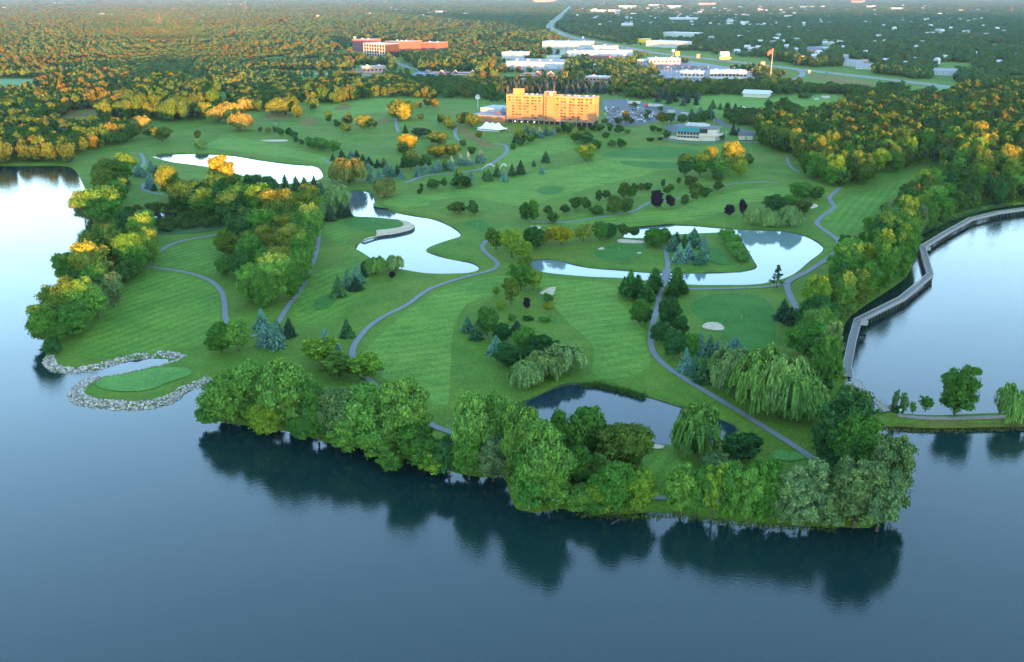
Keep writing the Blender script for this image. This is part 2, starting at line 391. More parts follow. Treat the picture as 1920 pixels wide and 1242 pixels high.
# dark earth rim round each pond
for nm, lp, mt in WATERS[2:]:
    k = len(lp); vv = []; ff = []; cen = in_poly
    for i in range(k):
        t = np.array(lp[(i + 1) % k]) - np.array(lp[i - 1]); t /= np.linalg.norm(t) + 1e-9; n = np.array((t[1], -t[0])); p = np.array(lp[i])
        if in_poly([p[0] + n[0] * .5], [p[1] + n[1] * .5], lp)[0]: n = -n
        wd = 0.75 + .35 * math.sin(i * .9) + rnd.uniform(-.2, .2); q = p + n * wd; h = p + n * wd * .5
        vv += [(p[0], p[1], .09), (h[0], h[1], gz(*h, .3) + .05), (q[0], q[1], gz(*q, .5) + .03)]
    for i in range(k):
        j = (i + 1) % k
        for s in (0, 1): ff.append((3 * i + s, 3 * j + s, 3 * j + s + 1, 3 * i + s + 1))
    tag(mesh_obj('pond_bank', vv, ff, M['mud']), kind='structure')
# fairways
_sheet = sheet
def sheet(name, poly, mat, off, *a, **k):
    if name == 'fairway':
        c = np.mean(poly, axis=0); _sheet('first_cut', [tuple(c + (np.array(p) - c) * 1.07) for p in poly], M['cut'], off - .05)
    return _sheet(name, poly, mat, off, *a, **k)
_sheet('causeway_grass', [(1662, 790), (1672, 776), (1700, 784.5), (1760, 788), (1830, 787.5), (1990, 783), (1990, 798), (1830, 802), (1750, 803), (1690, 800)], M['causeway'], .06, 4)
sheet('fairway', [(150, 655), (190, 600), (215, 555), (280, 514), (350, 520), (395, 534), (410, 556), (412, 600), (390, 640), (320, 655), (220, 668)], M['fairway'], .10)
sheet('fairway', [(288, 495), (310, 470), (350, 455), (410, 448), (432, 480), (425, 512), (365, 508), (310, 500)], M['fairway'], .10)
sheet('fairway', [(688, 655), (740, 605), (800, 560), (860, 536), (930, 518), (980, 525), (960, 550), (880, 570), (850, 620), (845, 690), (838, 760), (800, 745), (730, 715), (700, 690)], M['fairway_b'], .10)
sheet('fairway', [(1010, 525), (1080, 526), (1150, 535), (1160, 565), (1195, 600), (1212, 650), (1215, 690), (1150, 712), (1112, 700), (1110, 650), (1060, 600), (1030, 560)], M['fairway_b'], .10)
sheet('fairway', [(720, 385), (745, 368), (830, 362), (880, 352), (980, 330), (1060, 312), (1140, 300), (1220, 300), (1250, 312), (1200, 330), (1120, 350), (1040, 372), (980, 385), (900, 372), (840, 372), (790, 388)], M['fairway_c'], .10)
sheet('fairway', [(1060, 418), (1130, 408), (1200, 397), (1260, 397), (1320, 372), (1390, 360), (1470, 352), (1500, 360), (1440, 375), (1370, 385), (1340, 405), (1260, 418), (1160, 424)], M['fairway_c'], .10)
sheet('fairway', [(380, 275), (440, 258), (520, 272), (600, 292), (680, 312), (640, 320), (600, 306), (520, 293), (440, 284)], M['fairway_c'], .10)
sheet('fairway', [(590, 210), (640, 193), (720, 185), (800, 188), (760, 205), (680, 215), (620, 225)], M['fairway_c'], .12)
sheet('fairway', [(950, 285), (1010, 268), (1080, 258), (1090, 272), (1020, 296), (960, 312), (930, 306)], M['fairway_c'], .10)
sheet('fairway', [(1560, 385), (1620, 362), (1690, 338), (1740, 318), (1700, 345), (1650, 385), (1620, 420), (1580, 450), (1555, 425), (1545, 405)], M['fairway'], .08)
sheet('fairway', [(1150, 862), (1200, 848), (1255, 850), (1290, 870), (1270, 898), (1210, 903), (1150, 890)], M['fairway'], .10)
sheet('fairway', [(560, 520), (640, 500), (660, 470), (610, 440), (612, 420), (660, 415), (650, 455), (700, 500), (640, 590), (560, 600)], M['fairway'], .08)
sheet('driving_range', [(1130, 292), (1190, 277), (1290, 280), (1310, 290), (1240, 297)], M['green'], .14)
sheet('driving_range', [(1165, 304), (1240, 305), (1290, 312), (1240, 318), (1180, 312)], M['green'], .14)
sheet('fairway', [(1290, 190), (1350, 178), (1440, 183), (1480, 192), (1440, 205), (1380, 215), (1330, 208)], M['fairway_c'], .12)
sheet('fairway', [(1480, 183), (1520, 175), (1570, 180), (1575, 192), (1530, 200), (1490, 197)], M['fairway_c'], .12)
# greens, tees and their collars
def green(pts, mat='green', collar=1.14, off=.16):
    c = np.mean(pts, axis=0)
    if collar: sheet('green_collar', [tuple(c + (np.array(p) - c) * collar) for p in pts], M['collar'], off, 5)
    sheet('putting_green', pts, M[mat], off + .06, 5)
green([(179, 720), (193, 709), (219, 704.5), (258, 698), (296, 690), (335, 689), (358, 695), (358, 704), (335, 712), (309, 720), (289, 730), (258, 735), (219, 734), (191, 729)], 'green_lt', 0)
green([(647, 414), (676, 409), (717, 411), (747, 416), (754, 421), (738, 428), (707, 432), (673, 430), (650, 423)])
green([(1115, 476), (1140, 463), (1179, 459), (1205, 465), (1200, 481), (1174, 490), (1140, 489), (1120, 483)], collar=1.22)
green([(1328, 470), (1346, 465), (1372, 491), (1362, 497), (1334, 492)], collar=0)
green([(1296, 572), (1335, 555), (1372, 552), (1424, 559), (1448, 578), (1456, 610), (1450, 645), (1420, 662), (1375, 650), (1345, 622), (1310, 598)], collar=1.12)
green([(874, 419), (892, 414), (915, 419), (921, 429), (903, 436), (884, 427)], collar=1.3)
green([(1443, 850), (1465, 845), (1500, 852), (1510, 862), (1480, 868), (1450, 862)], 'green_lt', 0)
green([(590, 565), (615, 552), (628, 562), (615, 580), (592, 582)], collar=0)
green([(1512, 182), (1530, 178), (1552, 181), (1540, 187), (1518, 188)], 'green_lt', 0)
green([(1008, 358), (1030, 352), (1055, 355), (1045, 363), (1020, 366)], collar=1.2)
# bunkers
def bunker(pts): sheet('sand_bunker', pts, M['sand'], .24, 3)
bunker([(706, 433), (730, 430), (752, 426), (757, 420), (748, 413), (760, 414.5), (775, 422), (776, 428), (768, 433), (738, 440), (709, 444), (682, 452), (677, 451), (705, 441)])
bunker([(1157, 451), (1164, 449), (1187, 451), (1206, 453), (1205, 457), (1182, 457), (1161, 456)])
bunker([(1316, 615), (1326, 606), (1346, 606), (1358, 616), (1352, 621), (1331, 620)])
bunker([(1222, 833), (1246, 837), (1243, 842), (1231, 843), (1221, 841)])
bunker([(996, 425), (1014, 426), (1009, 432), (999, 431)])
bunker([(1011, 548), (1030, 538), (1042, 537), (1035, 553), (1024, 550)])
bunker([(488, 263), (512, 262), (537, 262.5), (538, 266), (511, 267)])
bunker([(1121, 469), (1130, 466), (1133, 470), (1124, 471)])
bunker([(1194, 474), (1202, 473), (1203, 476), (1196, 477)])
bunker([(1516, 386), (1528, 382), (1534, 387), (1522, 391)])
bunker([(1540, 181), (1554, 180), (1556, 184), (1546, 185)])
bunker([(1526, 186), (1533, 185), (1535, 188), (1527, 188)])
# cart paths
PW = 2.5
ribbon('cart_path', [(272, 499), (295, 503), (318, 507), (360, 515), (395, 527), (415, 545), (421, 570), (422, 590), (425, 604), (432, 616)], PW, M['path'], .20)
ribbon('cart_path', [(275, 497), (290, 478), (320, 458), (355, 447), (400, 440), (430, 436)], PW, M['path'], .20)
ribbon('cart_path', [(598, 425), (597, 455), (588, 490), (570, 530), (550, 560), (533, 585), (522, 605), (505, 625), (470, 634)], PW, M['path'], .20)
ribbon('cart_path', [(940, 435), (920, 445), (906, 458), (905, 466), (915, 478), (930, 490), (933, 498), (920, 508), (880, 518), (840, 530), (800, 548), (760, 575), (720, 595), (690, 615), (670, 640), (661, 662),
    (668, 690), (705, 722), (760, 770), (815, 802), (880, 822), (945, 838), (1010, 872), (1080, 903), (1150, 925), (1240, 934), (1380, 945), (1480, 958), (1560, 950)], PW, M['path'], .20)
ribbon('cart_path', [(1247, 462), (1250, 480), (1252, 495), (1251, 508)], PW, M['path'], .20)
ribbon('cart_path', [(1241, 536), (1236, 560), (1231, 582), (1222, 620), (1221, 650), (1228, 670), (1250, 690), (1290, 715), (1340, 745), (1390, 775), (1430, 800), (1480, 832), (1520, 860), (1560, 892), (1590, 930)], PW, M['path'], .20)
ribbon('cart_path', [(1256, 494), (1280, 494), (1304, 488)], PW, M['path'], .20)
ribbon('cart_path', [(1575, 352), (1556, 370), (1560, 382), (1565, 388), (1555, 397), (1540, 405), (1532, 420), (1550, 435), (1568, 448), (1573, 460), (1565, 475), (1545, 490), (1510, 512), (1477, 530), (1482, 556), (1494, 580), (1502, 600)], PW + .6, M['path'], .20)
ribbon('cart_path', [(1474, 531), (1440, 538), (1380, 541), (1287, 543)], PW, M['path'], .19)
ribbon('cart_path', [(995, 416), (1050, 416), (1100, 411), (1150, 404), (1192, 396), (1206, 388), (1225, 378), (1262, 376), (1330, 354), (1378, 346), (1420, 344), (1460, 345)], PW, M['path'], .20)
ribbon('cart_path', [(1476, 296), (1477, 306), (1486, 316), (1498, 322)], PW, M['path'], .20)
ribbon('cart_path', [(760, 345), (800, 330), (860, 325), (905, 318), (925, 306), (944, 292), (951, 281), (945, 272), (925, 270)], PW + .8, M['path'], .20)
ribbon('cart_path', [(855, 240), (853, 250), (858, 262), (875, 268)], PW + 1, M['path'], .20)
ribbon('cart_path', [(742, 222), (743, 235), (747, 248)], PW + 1, M['path'], .20)
ribbon('cart_path', [(263, 288), (270, 300), (268, 312), (262, 318)], PW + .5, M['path'], .20)
ribbon('cart_path', [(310, 332), (275, 344), (268, 350), (275, 360), (305, 366)], PW + .5, M['path'], .20)
ribbon('cart_path', [(480, 232), (510, 232), (520, 236)], PW, M['path'], .20)
ribbon('cart_path', [(605, 298), (620, 306), (650, 312)], PW, M['path'], .20)
# meadows, dry slopes, marsh, fields
sheet('hay_field', [(-120, 176), (-100, 150), (66, 150), (72, 153), (40, 172), (10, 185)], M['field'], .12, 20)
ribbon('gravel_track', [(-60, 149), (20, 149.5), (68, 150)], 9, M['dirt'], .2, 20)
sheet('meadow', [(30, 100), (120, 96), (205, 100), (260, 118), (190, 135), (60, 128)], M['scrub'], .12, 30)
sheet('meadow', [(100, 200), (190, 195), (240, 210), (230, 245), (120, 250), (90, 232)], M['dry'], .10, 20)
sheet('dry_bank', [(500, 212), (530, 208), (545, 222), (520, 228), (500, 224)], M['dry'], .12, 12)
sheet('dry_bank', [(628, 202), (645, 194), (660, 200), (645, 207), (628, 208)], M['dry'], .15, 12)
sheet('dry_bank', [(700, 230), (722, 222), (732, 228), (718, 234)], M['dry'], .14, 12)
sheet('dry_bank', [(862, 238), (880, 245), (905, 262), (930, 275), (912, 277), (880, 262), (862, 250)], M['dry'], .12, 8)
sheet('dry_bank', [(562, 224), (590, 222), (596, 232), (572, 236)], M['dry'], .14, 12)
sheet('dry_bank', [(1515, 140), (1560, 143), (1620, 152), (1650, 160), (1600, 158), (1540, 152)], M['dry'], .14, 15)
sheet('hay_field', [(1610, 172), (1680, 170), (1720, 176), (1700, 184), (1640, 180)], M['field'], .12, 20)
sheet('hay_field', [(1752, 184), (1790, 182), (1800, 190), (1765, 194)], M['field'], .12, 20)
sheet('hay_field', [(1740, 160), (1780, 164), (1770, 170), (1742, 167)], M['field'], .12, 20)
sheet('marsh', [(222, 420), (300, 424), (380, 402), (420, 404), (410, 430), (330, 440), (240, 440)], M['marsh'], .12, 6)
sheet('marsh', [(1700, 455), (1760, 425), (1830, 400), (1900, 383), (1870, 378), (1800, 395), (1720, 430)], M['marsh'], .10, 6)
ribbon('dirt_path', [(1668, 768.5), (1690, 780.5), (1730, 784.5), (1790, 785.5), (1850, 783.5), (1990, 780)], 2.6, M['dirt'], .16)
ribbon('gravel_track', [(505, 138), (560, 138), (640, 140), (700, 141), (735, 140)], 26, M['dirt'], .2, 15)

# ================================================================== VEGETATION: meshes (unit size: 1 high, 1 wide, base at the origin)
def quads_mesh(name, C, U, W, mats, extra=None):
    """leaf quads: centres C, half-axes U and W (n,3); extra = (verts, faces) of solid cores / wood, each with a material index"""
    n = len(C)
    v = np.stack([C - U - W, C + U - W, C + U + W, C - U + W], 1).reshape(-1, 3)
    f = np.arange(4 * n).reshape(-1, 4)
    verts = v.tolist(); faces = f.tolist(); mi = [0] * n
    for ev, ef, m in (extra or []):
        b = len(verts); verts += [tuple(p) for p in ev]; faces += [[i + b for i in q] for q in ef]; mi += [m] * len(ef)
    me = bpy.data.meshes.new(name); me.from_pydata(verts, [], faces)
    for m in mats: me.materials.append(m)
    me.polygons.foreach_set('material_index', mi); me.update()
    return me
def ico(sub):
    b = bmesh.new(); bmesh.ops.create_icosphere(b, subdivisions=sub, radius=1.0)
    v = np.array([p.co[:] for p in b.verts]); f = [[q.index for q in p.verts] for p in b.faces]; b.free(); return v, f
ICO1, ICO2 = ico(1), ico(2)
def unit(v): return v / (np.linalg.norm(v, axis=1, keepdims=True) + 1e-9)
def leaf_axes(nrm, rs, size, rs_tilt=0.7):
    n = unit(nrm + rs.normal(0, rs_tilt, nrm.shape)); a = unit(np.cross(n, rs.normal(0, 1, nrm.shape))); b = np.cross(n, a)
    s = size * rs.uniform(0.6, 1.35, (len(n), 1))
    return a * s, b * s * rs.uniform(0.55, 0.9, (len(n), 1))
def broadleaf(name, seed, nl, per, leaf, domes, lo=0.05, mat=None, core=0.7, lob=(0.08, 0.18), wood=True):
    rs = np.random.RandomState(seed)
    Cs, Us, Ws, extra = [], [], [], []
    D = []                                                             # crown = a few overlapping domes, each carrying lobes
    if domes == 1: D.append((0, 0, 0.55, 0.38, 0.43))
    else:
        for k in range(domes):
            a = k * 2 * math.pi / domes + rs.uniform(-.5, .5); q = rs.uniform(0.12, 0.25)
            rr = rs.uniform(0.20, 0.29); zz = rs.uniform(0.40, 0.70)
            D.append((q * math.cos(a), q * math.sin(a), zz, rr, min(0.98 - zz, rs.uniform(0.26, 0.38))))
    D.append((0, 0, 0.36, 0.33, 0.30))
    for i in range(nl):
        d = D[rs.randint(len(D))]; u = rs.normal(0, 1, 3); u[2] = u[2] * 0.9 + 0.25; u /= np.linalg.norm(u)
        q = rs.uniform(0.70, 1.02); c = np.array((d[0] + u[0] * d[3] * q, d[1] + u[1] * d[3] * q, d[2] + u[2] * d[4] * q))
        r = rs.uniform(*lob)
        c[2] = min(max(c[2], lo + r * 0.6), 1.0 - r * 0.8)
        rr = np.array((r, r, r * rs.uniform(0.62, 0.92)))
        u = unit(rs.normal(0, 1, (per, 3))); u[:, 2] = np.where(u[:, 2] < -0.35, -u[:, 2], u[:, 2])
        rad = rs.uniform(0.72, 1.08, (per, 1)); far_ = rs.uniform(0, 1, (per, 1)) < 0.14; rad = np.where(far_, rad * 1.28, rad)
        pos = c + u * rr * rad
        A, B = leaf_axes(u, rs, leaf, 0.42)
        Cs.append(pos); Us.append(A); Ws.append(B)
        iv = ICO1[0] * rr * core * rs.uniform(0.8, 1.12, (len(ICO1[0]), 1)) + c
        extra.append((iv, ICO1[1], 0))
    for d in D:                                                        # ragged heart so that the light does not pass right through
        m = int(per * 2.2); u = unit(rs.normal(0, 1, (m, 3)))
        Cs.append(u * np.array((d[3], d[3], d[4])) * rs.uniform(.55, .95, (m, 1)) + np.array(d[:3])); A, B = leaf_axes(u, rs, leaf * 1.35, 0.8); Us.append(A); Ws.append(B)
        iv = ICO1[0] * np.array((d[3], d[3], d[4])) * 0.58 * rs.uniform(0.75, 1.15, (len(ICO1[0]), 1)) + np.array(d[:3])
        extra.append((iv, ICO1[1], 0))
    C = np.concatenate(Cs); k = C[:, 2] > 0.0
    return quads_mesh(name, C[k], np.concatenate(Us)[k], np.concatenate(Ws)[k], [mat], extra)
def tube(p, q, r0, r1, sides=6):
    p, q = np.array(p, float), np.array(q, float); t = (q - p) / np.linalg.norm(q - p)
    a = np.cross(t, (0.3, 0.9, 0.1)); a /= np.linalg.norm(a); b = np.cross(t, a); v, f = [], []
    for c, r in ((p, r0), (q, r1)):
        for k in range(sides):
            w = 2 * math.pi * k / sides; v.append(tuple(c + a * r * math.cos(w) + b * r * math.sin(w)))
    for k in range(sides): f.append([k, (k + 1) % sides, sides + (k + 1) % sides, sides + k])
    return v, f
def joined(parts):
    V_, F_ = [], []
    for v, f in parts:
        b = len(V_); V_ += [tuple(p) for p in v]; F_ += [[i + b for i in q] for q in f]
    return V_, F_
def trunk_parts(seed, r=0.022, top=0.62, limbs=5):
    rs = np.random.RandomState(seed); pr = []; p = np.array((0, 0, -0.03)); rad = r * 1.25
    for k in range(3):
        q = np.array((rs.uniform(-.02, .02), rs.uniform(-.02, .02), top * (k + 1) / 3)); pr.append(tube(p, q, rad, rad * 0.75)); p, rad = q, rad * 0.75
    for k in range(limbs):
        a = 2 * math.pi * k / limbs + rs.uniform(-.4, .4); z0 = rs.uniform(0.16, 0.42); l = rs.uniform(.2, .34)
        m = np.array((math.cos(a) * l * .6, math.sin(a) * l * .6, z0 + l * 0.45)); e = np.array((math.cos(a) * l, math.sin(a) * l, z0 + l))
        pr.append(tube((0, 0, z0), m, r * 0.6, r * 0.42, 5)); pr.append(tube(m, e, r * 0.42, r * 0.15, 5))
    return joined(pr)
def trunk_mesh(name, seed, **k):
    v, f = trunk_parts(seed, **k); me = bpy.data.meshes.new(name); me.from_pydata(v, [], f); me.materials.append(M['bark']); return me
def willow(name, seed, mat, n_c=112):
    rs = np.random.RandomState(seed); Cs, Us, Ws, extra = [], [], [], []
    heads = [(0, 0, .56, .30, .40)]
    for k in range(9):
        a = k * .698 + rs.uniform(-.3, .3); q = rs.uniform(0.16, 0.27); heads.append((q * math.cos(a), q * math.sin(a), rs.uniform(0.44, 0.66), rs.uniform(0.17, 0.24), rs.uniform(.20, .30)))
    for i in range(n_c):
        h = heads[rs.randint(len(heads))]; u = rs.normal(0, 1, 3); u[2] = abs(u[2]) * .9 + 0.05; u /= np.linalg.norm(u)
        c = np.array((h[0] + u[0] * h[3], h[1] + u[1] * h[3], min(.985, h[2] + u[2] * h[4])))
        out = unit(np.array([[u[0] + c[0], u[1] + c[1], 0.0]]))[0]
        L0 = rs.uniform(0.22, 0.5)
        for s in range(15):                                             # one cascade of hanging twigs
            o = c + np.array((rs.normal(0, .034), rs.normal(0, .034), rs.normal(0, .02))); l = min(L0 * rs.uniform(0.6, 1.0), o[2] - .02)
            ng = max(3, int(l / 0.05))
            for g in range(ng):
                t = (g + rs.uniform(0, .6)) / ng; p = o + out * (0.085 * (1 - (1 - t) ** 2)) + np.array((rs.normal(0, .005), rs.normal(0, .005), -l * t ** 1.2))
                side = unit(np.array([[-out[1] + rs.normal(0, .5), out[0] + rs.normal(0, .5), 0]]))[0]
                Cs.append(p); Us.append(side * rs.uniform(.008, .015)); Ws.append(np.array((out[0] * .3, out[1] * .3, -1)) * 0.036 * rs.uniform(.7, 1.3))
        uu = unit(rs.normal(0, 1, (26, 3))); uu[:, 2] = abs(uu[:, 2]); A, B = leaf_axes(uu, rs, 0.017, .4)
        Cs += list(c + uu * np.array((.06, .06, .035))); Us += list(A); Ws += list(B)
    for h in heads:
        iv = ICO2[0] * np.array((h[3], h[3], h[4])) * .5 * rs.uniform(.85, 1.05, (len(ICO2[0]), 1)) + np.array(h[:3]); extra.append((iv, ICO2[1], 0))
    iv = ICO2[0] * np.array((.31, .31, .34)) * rs.uniform(.85, 1.08, (len(ICO2[0]), 1)) + np.array((0, 0, .40)); extra.append((iv, ICO2[1], 0))
    return quads_mesh(name, np.array(Cs), np.array(Us), np.array(Ws), [mat], extra)
def conifer(name, seed, mat, levels=20, arms=12, droop=0.35, per=5, shape=0.9, leaf=1.0):
    rs = np.random.RandomState(seed); Cs, Us, Ws = [], [], []
    for l in range(levels):
        t = l / (levels - 1); z = 0.05 + 0.9 * t; rad = 0.54 * (1 - t) ** shape * rs.uniform(0.86, 1.08) + 0.022; na = max(4, int(arms * (1 - 0.6 * t)))
        off = rs.uniform(0, 6.28)
        for a in range(na):
            w = off + 2 * math.pi * a / na + rs.normal(0, .12); r = rad * rs.uniform(0.78, 1.08); o = np.array((math.cos(w), math.sin(w), 0)); sd_ = np.array((-o[1], o[0], 0))
            for k in range(per):
                q = (k + 0.7) / per; wid = (0.095 * (1 - 0.5 * q) * (1 - 0.6 * t) + 0.02) * leaf
                p = o * r * q + np.array((0, 0, z + 0.035 * (1 - t) - droop * r * q * q * 0.6 + rs.normal(0, .006)))
                d = unit((o + np.array((0, 0, -droop * q + rs.normal(0, .22))))[None])[0]
                s2 = unit((sd_ + np.array((0, 0, rs.normal(0, .35))))[None])[0]
                Cs.append(p); Us.append(s2 * wid * 0.72); Ws.append(d * r / per * 0.85)
    v, f = [], []
    ks = 9
    for j, t in enumerate((0, .25, .5, .75, 1.0)):
        for k in range(ks):
            w = 2 * math.pi * k / ks; rr = (0.5 * (1 - t) ** shape) * 0.5 * rs.uniform(.85, 1.1) + 0.004; v.append((rr * math.cos(w), rr * math.sin(w), 0.05 + 0.92 * t))
    for j in range(4):
        for k in range(ks): f.append([j * ks + k, j * ks + (k + 1) % ks, (j + 1) * ks + (k + 1) % ks, (j + 1) * ks + k])
    f.append(list(range(ks))[::-1])
    return quads_mesh(name, np.array(Cs), np.array(Us), np.array(Ws), [mat], [(v, f, 0)])
def mast_pine(name, seed, mat):        # open, tiered pine
    rs = np.random.RandomState(seed); Cs, Us, Ws = [], [], []
    for l in range(9):
        t = l / 8; z = 0.22 + 0.76 * t; rad = 0.5 * (1 - t * .9)
        for a in range(7):
            w = rs.uniform(0, 6.28); r = rad * rs.uniform(.6, 1.05)
            for k in range(14):
                q = rs.uniform(.15, 1) ** .6; p = np.array((math.cos(w) * r * q, math.sin(w) * r * q, z + .04 * q + rs.normal(0, .012))) + rs.normal(0, .028, 3) * np.array((1, 1, .35))
                A, B = leaf_axes(np.array([[0, 0, 1.0]]), rs, .030); Cs.append(p); Us.append(A[0]); Ws.append(B[0])
    return quads_mesh(name, np.array(Cs), np.array(Us), np.array(Ws), [mat])

L_ = M['leaf']
CROWN = {
    'broad': [broadleaf('crown_mesh', 100 + i, 70, 210, 0.0160, d, mat=L_) for i, d in enumerate((3, 4, 1, 5, 3, 4, 6, 5))],
    'fine': [broadleaf('crown_mesh', 200 + i, 100, 150, 0.0132, d, mat=L_, lob=(0.06, 0.12)) for i, d in enumerate((4, 5, 6))],
    'loose': [broadleaf('crown_mesh', 220 + i, 44, 70, 0.020, d, mat=L_, lob=(0.06, 0.12), core=0.4, lo=0.18) for i, d in enumerate((4, 5, 3))],
    'shrub': [broadleaf('crown_mesh', 240 + i, 44, 90, 0.028, d, mat=L_, lo=-0.04, lob=(0.12, 0.2)) for i, d in enumerate((3, 4, 2))],
    'willow': [willow('crown_mesh', 300 + i, L_) for i in range(4)],
    'spruce': [conifer('crown_mesh', 400 + i, L_, 20, 12, .35, 5, sh) for i, sh in enumerate((.72, .62, .8, .66))],
    'cedar': [conifer('crown_mesh', 420 + i, L_, 22, 14, -.25, 4, sh, 1.1) for i, sh in enumerate((.55, .62, .5))],
    'pine': [mast_pine('crown_mesh', 440 + i, L_) for i in range(2)],
}
TRUNK = [trunk_mesh('trunk_mesh', 500 + i) for i in range(4)]
TRUNK_STRAIGHT = [trunk_mesh('trunk_mesh', 520 + i, r=0.02, top=0.8, limbs=0) for i in range(2)]

# colours (linear albedo of leaves; golds and orange have sunlight put in)
LC = {
    'g': ((0.060, 0.175, 0.030), 'green'), 'lg': ((0.100, 0.242, 0.044), 'light green'), 'dg': ((0.031, 0.104, 0.030), 'dark green'),
    'gg': ((0.106, 0.202, 0.076), 'grey-green'), 'yg': ((0.136, 0.248, 0.030), 'yellow-green'), 'ol': ((0.085, 0.155, 0.028), 'olive'),
    'go': ((0.154, 0.202, 0.032), 'golden-tinged'), 'ye': ((0.270, 0.289, 0.025), 'yellow'), 'wl': ((0.155, 0.270, 0.080), 'pale green'),
    'wg': ((0.105, 0.235, 0.050), 'fresh green'), 'wy': ((0.150, 0.185, 0.050), 'golden'), 'bl': ((0.121, 0.258, 0.190), 'blue'), 'bg': ((0.071, 0.174, 0.106), 'blue-green'),
    'sg': ((0.052, 0.134, 0.048), 'green'), 'sd': ((0.031, 0.080, 0.041), 'dark'), 'pu': ((0.029, 0.026, 0.039), 'dark purple'), 'or': ((0.258, 0.155, 0.032), 'rusty orange'),
    'ju': ((0.044, 0.148, 0.034), 'deep green'),
}
NOUN = {'broad': ('broadleaf_tree', 'tree'), 'fine': ('broadleaf_tree', 'fine-leaved tree'), 'loose': ('honey_locust_tree', 'open-crowned tree'), 'shrub': ('shrub', 'shrub'),
        'willow': ('willow_tree', 'willow'), 'spruce': ('spruce_tree', 'spruce'), 'cedar': ('cedar_tree', 'cedar'), 'pine': ('pine_tree', 'pine'), 'plum': ('purple_leaf_tree', 'purple-leaved tree')}
TREES = []      # dicts of every tree that gets an object of its own
def T(place, kind, col, *rows):        # rows: (x, y_top, y_base, width) in photo pixels of the crown's outline
    for r in rows:
        x, yt, yb, w = r[:4]; c = r[4] if len(r) > 4 else col; k = r[5] if len(r) > 5 else kind
        back = {'spruce': .10, 'cedar': .12, 'pine': .08, 'shrub': .22, 'willow': .16, 'plum': .12}.get(k, .17)
        if 'left wood' in place or 'left lake shore' in place: yb = yb + 13
        if 'near lake shore' in place: yb = yb + 7
        yb2 = yb - back * w
        X, Y = G(x, yb2); s = scale_at(X, Y); W = w / s; h = rise(Y, yt)
        W *= {'spruce': 1.18, 'broad': 1.06, 'fine': 1.08, 'willow': 1.06}.get(k, 1.0)
        h = max(h * (.95 if 'near lake shore' in place else 1.05), 1.0)
        TREES.append(dict(place=place, kind=k, col=c, x=X, y=Y, w=W, h=h, px=x, py=yb, area=w * (yb - yt)))

# ---- trees traced one by one
T('along the near lake shore', 'broad', 'lg', (395, 752, 800, 46, 'g', 'shrub'), (428, 690, 800, 92), (468, 668, 792, 84), (502, 742, 818, 64, 'yg'), (545, 676, 818, 108), (598, 712, 826, 64, 'g'), (572, 770, 826, 58, 'g'),
  (640, 722, 838, 66, 'gg'), (686, 708, 845, 112), (658, 782, 852, 72, 'lg'), (762, 702, 860, 104), (712, 792, 864, 84, 'lg'), (735, 838, 886, 50, 'g', 'shrub'), (790, 792, 884, 84, 'g'), (812, 836, 892, 60, 'yg', 'shrub'),
  (842, 806, 895, 74, 'dg'), (888, 728, 890, 88, 'lg'), (928, 718, 880, 84, 'lg'), (880, 800, 902, 70, 'g'), (925, 808, 906, 76, 'gg'))
T("on the shore below the lower pond", 'broad', 'lg', (975, 768, 930, 84), (1018, 800, 960, 104), (992, 850, 968, 76, 'g'), (1035, 868, 968, 78, 'lg'), (1062, 768, 888, 74, 'g', 'fine'), (1112, 768, 878, 72, 'g', 'fine'), (1172, 790, 905, 104, 'ol'),
  (1085, 842, 928, 58, 'g'), (1112, 860, 925, 46, 'ol'), (1092, 906, 968, 60, 'lg'), (1128, 886, 968, 62, 'yg'), (1152, 880, 974, 78, 'g'), (1192, 884, 970, 84, 'yg'), (1118, 928, 974, 50, 'g', 'shrub'))
T('on the shore of the wooded point', 'broad', 'lg', (1276, 862, 972, 64), (1306, 868, 974, 62, 'g'), (1334, 866, 980, 56, 'yg', 'loose'), (1368, 870, 980, 62, 'g'), (1402, 882, 986, 60, 'lg'), (1430, 868, 988, 72, 'g'), (1466, 888, 992, 66, 'gg'),
  (1502, 866, 1000, 104, 'gg', 'fine'), (1548, 894, 996, 90, 'gg', 'fine'), (1600, 866, 1006, 118, 'gg', 'fine'), (1644, 880, 1010, 100, 'gg', 'fine'), (1660, 828, 975, 92, 'gg', 'fine'))
T("behind the wooded point by footbridge", 'broad', 'dg', (1578, 738, 890, 104), (1600, 775, 905, 96, 'g'), (1556, 792, 892, 72, 'dg'), (1620, 820, 922, 80, 'g'), (1558, 848, 905, 60, 'dg'))
T("by the lower pond", 'willow', 'wg', (1302, 758, 864, 88))
T("by the lower pond", 'shrub', 'dg', (1384, 808, 880, 76), (1344, 852, 894, 62, 'gg'))
T("in the big clump by right path", 'willow', 'wg', (1378, 656, 742, 84, 'wl'), (1425, 656, 786, 104), (1462, 668, 800, 96, 'wl'), (1496, 690, 808, 88), (1516, 706, 780, 56, 'wl'))
T("above the lower pond", 'willow', 'wl', (984, 678, 732, 62), (1022, 656, 718, 70), (1062, 648, 706, 76))
T("at the central path's lower end", 'loose', 'yg', (606, 638, 702, 92), (636, 664, 722, 86, 'ol'), (684, 664, 724, 84))
T('on the lawn above the rocky green', 'shrub', 'g', (416, 612, 672, 60, 'g', 'broad'), (448, 604, 670, 56, 'lg', 'broad'))
T('by the left cart path', 'spruce', 'bl', (492, 580, 622, 26), (498, 607, 652, 30), (518, 608, 657, 34), (522, 602, 640, 22, 'bg'), (543, 598, 636, 24, 'sd'))
T("beside the central cart path", 'spruce', 'bl', (611, 615, 655, 20), (630, 632, 668, 20), (651, 598, 636, 24, 'sg'))
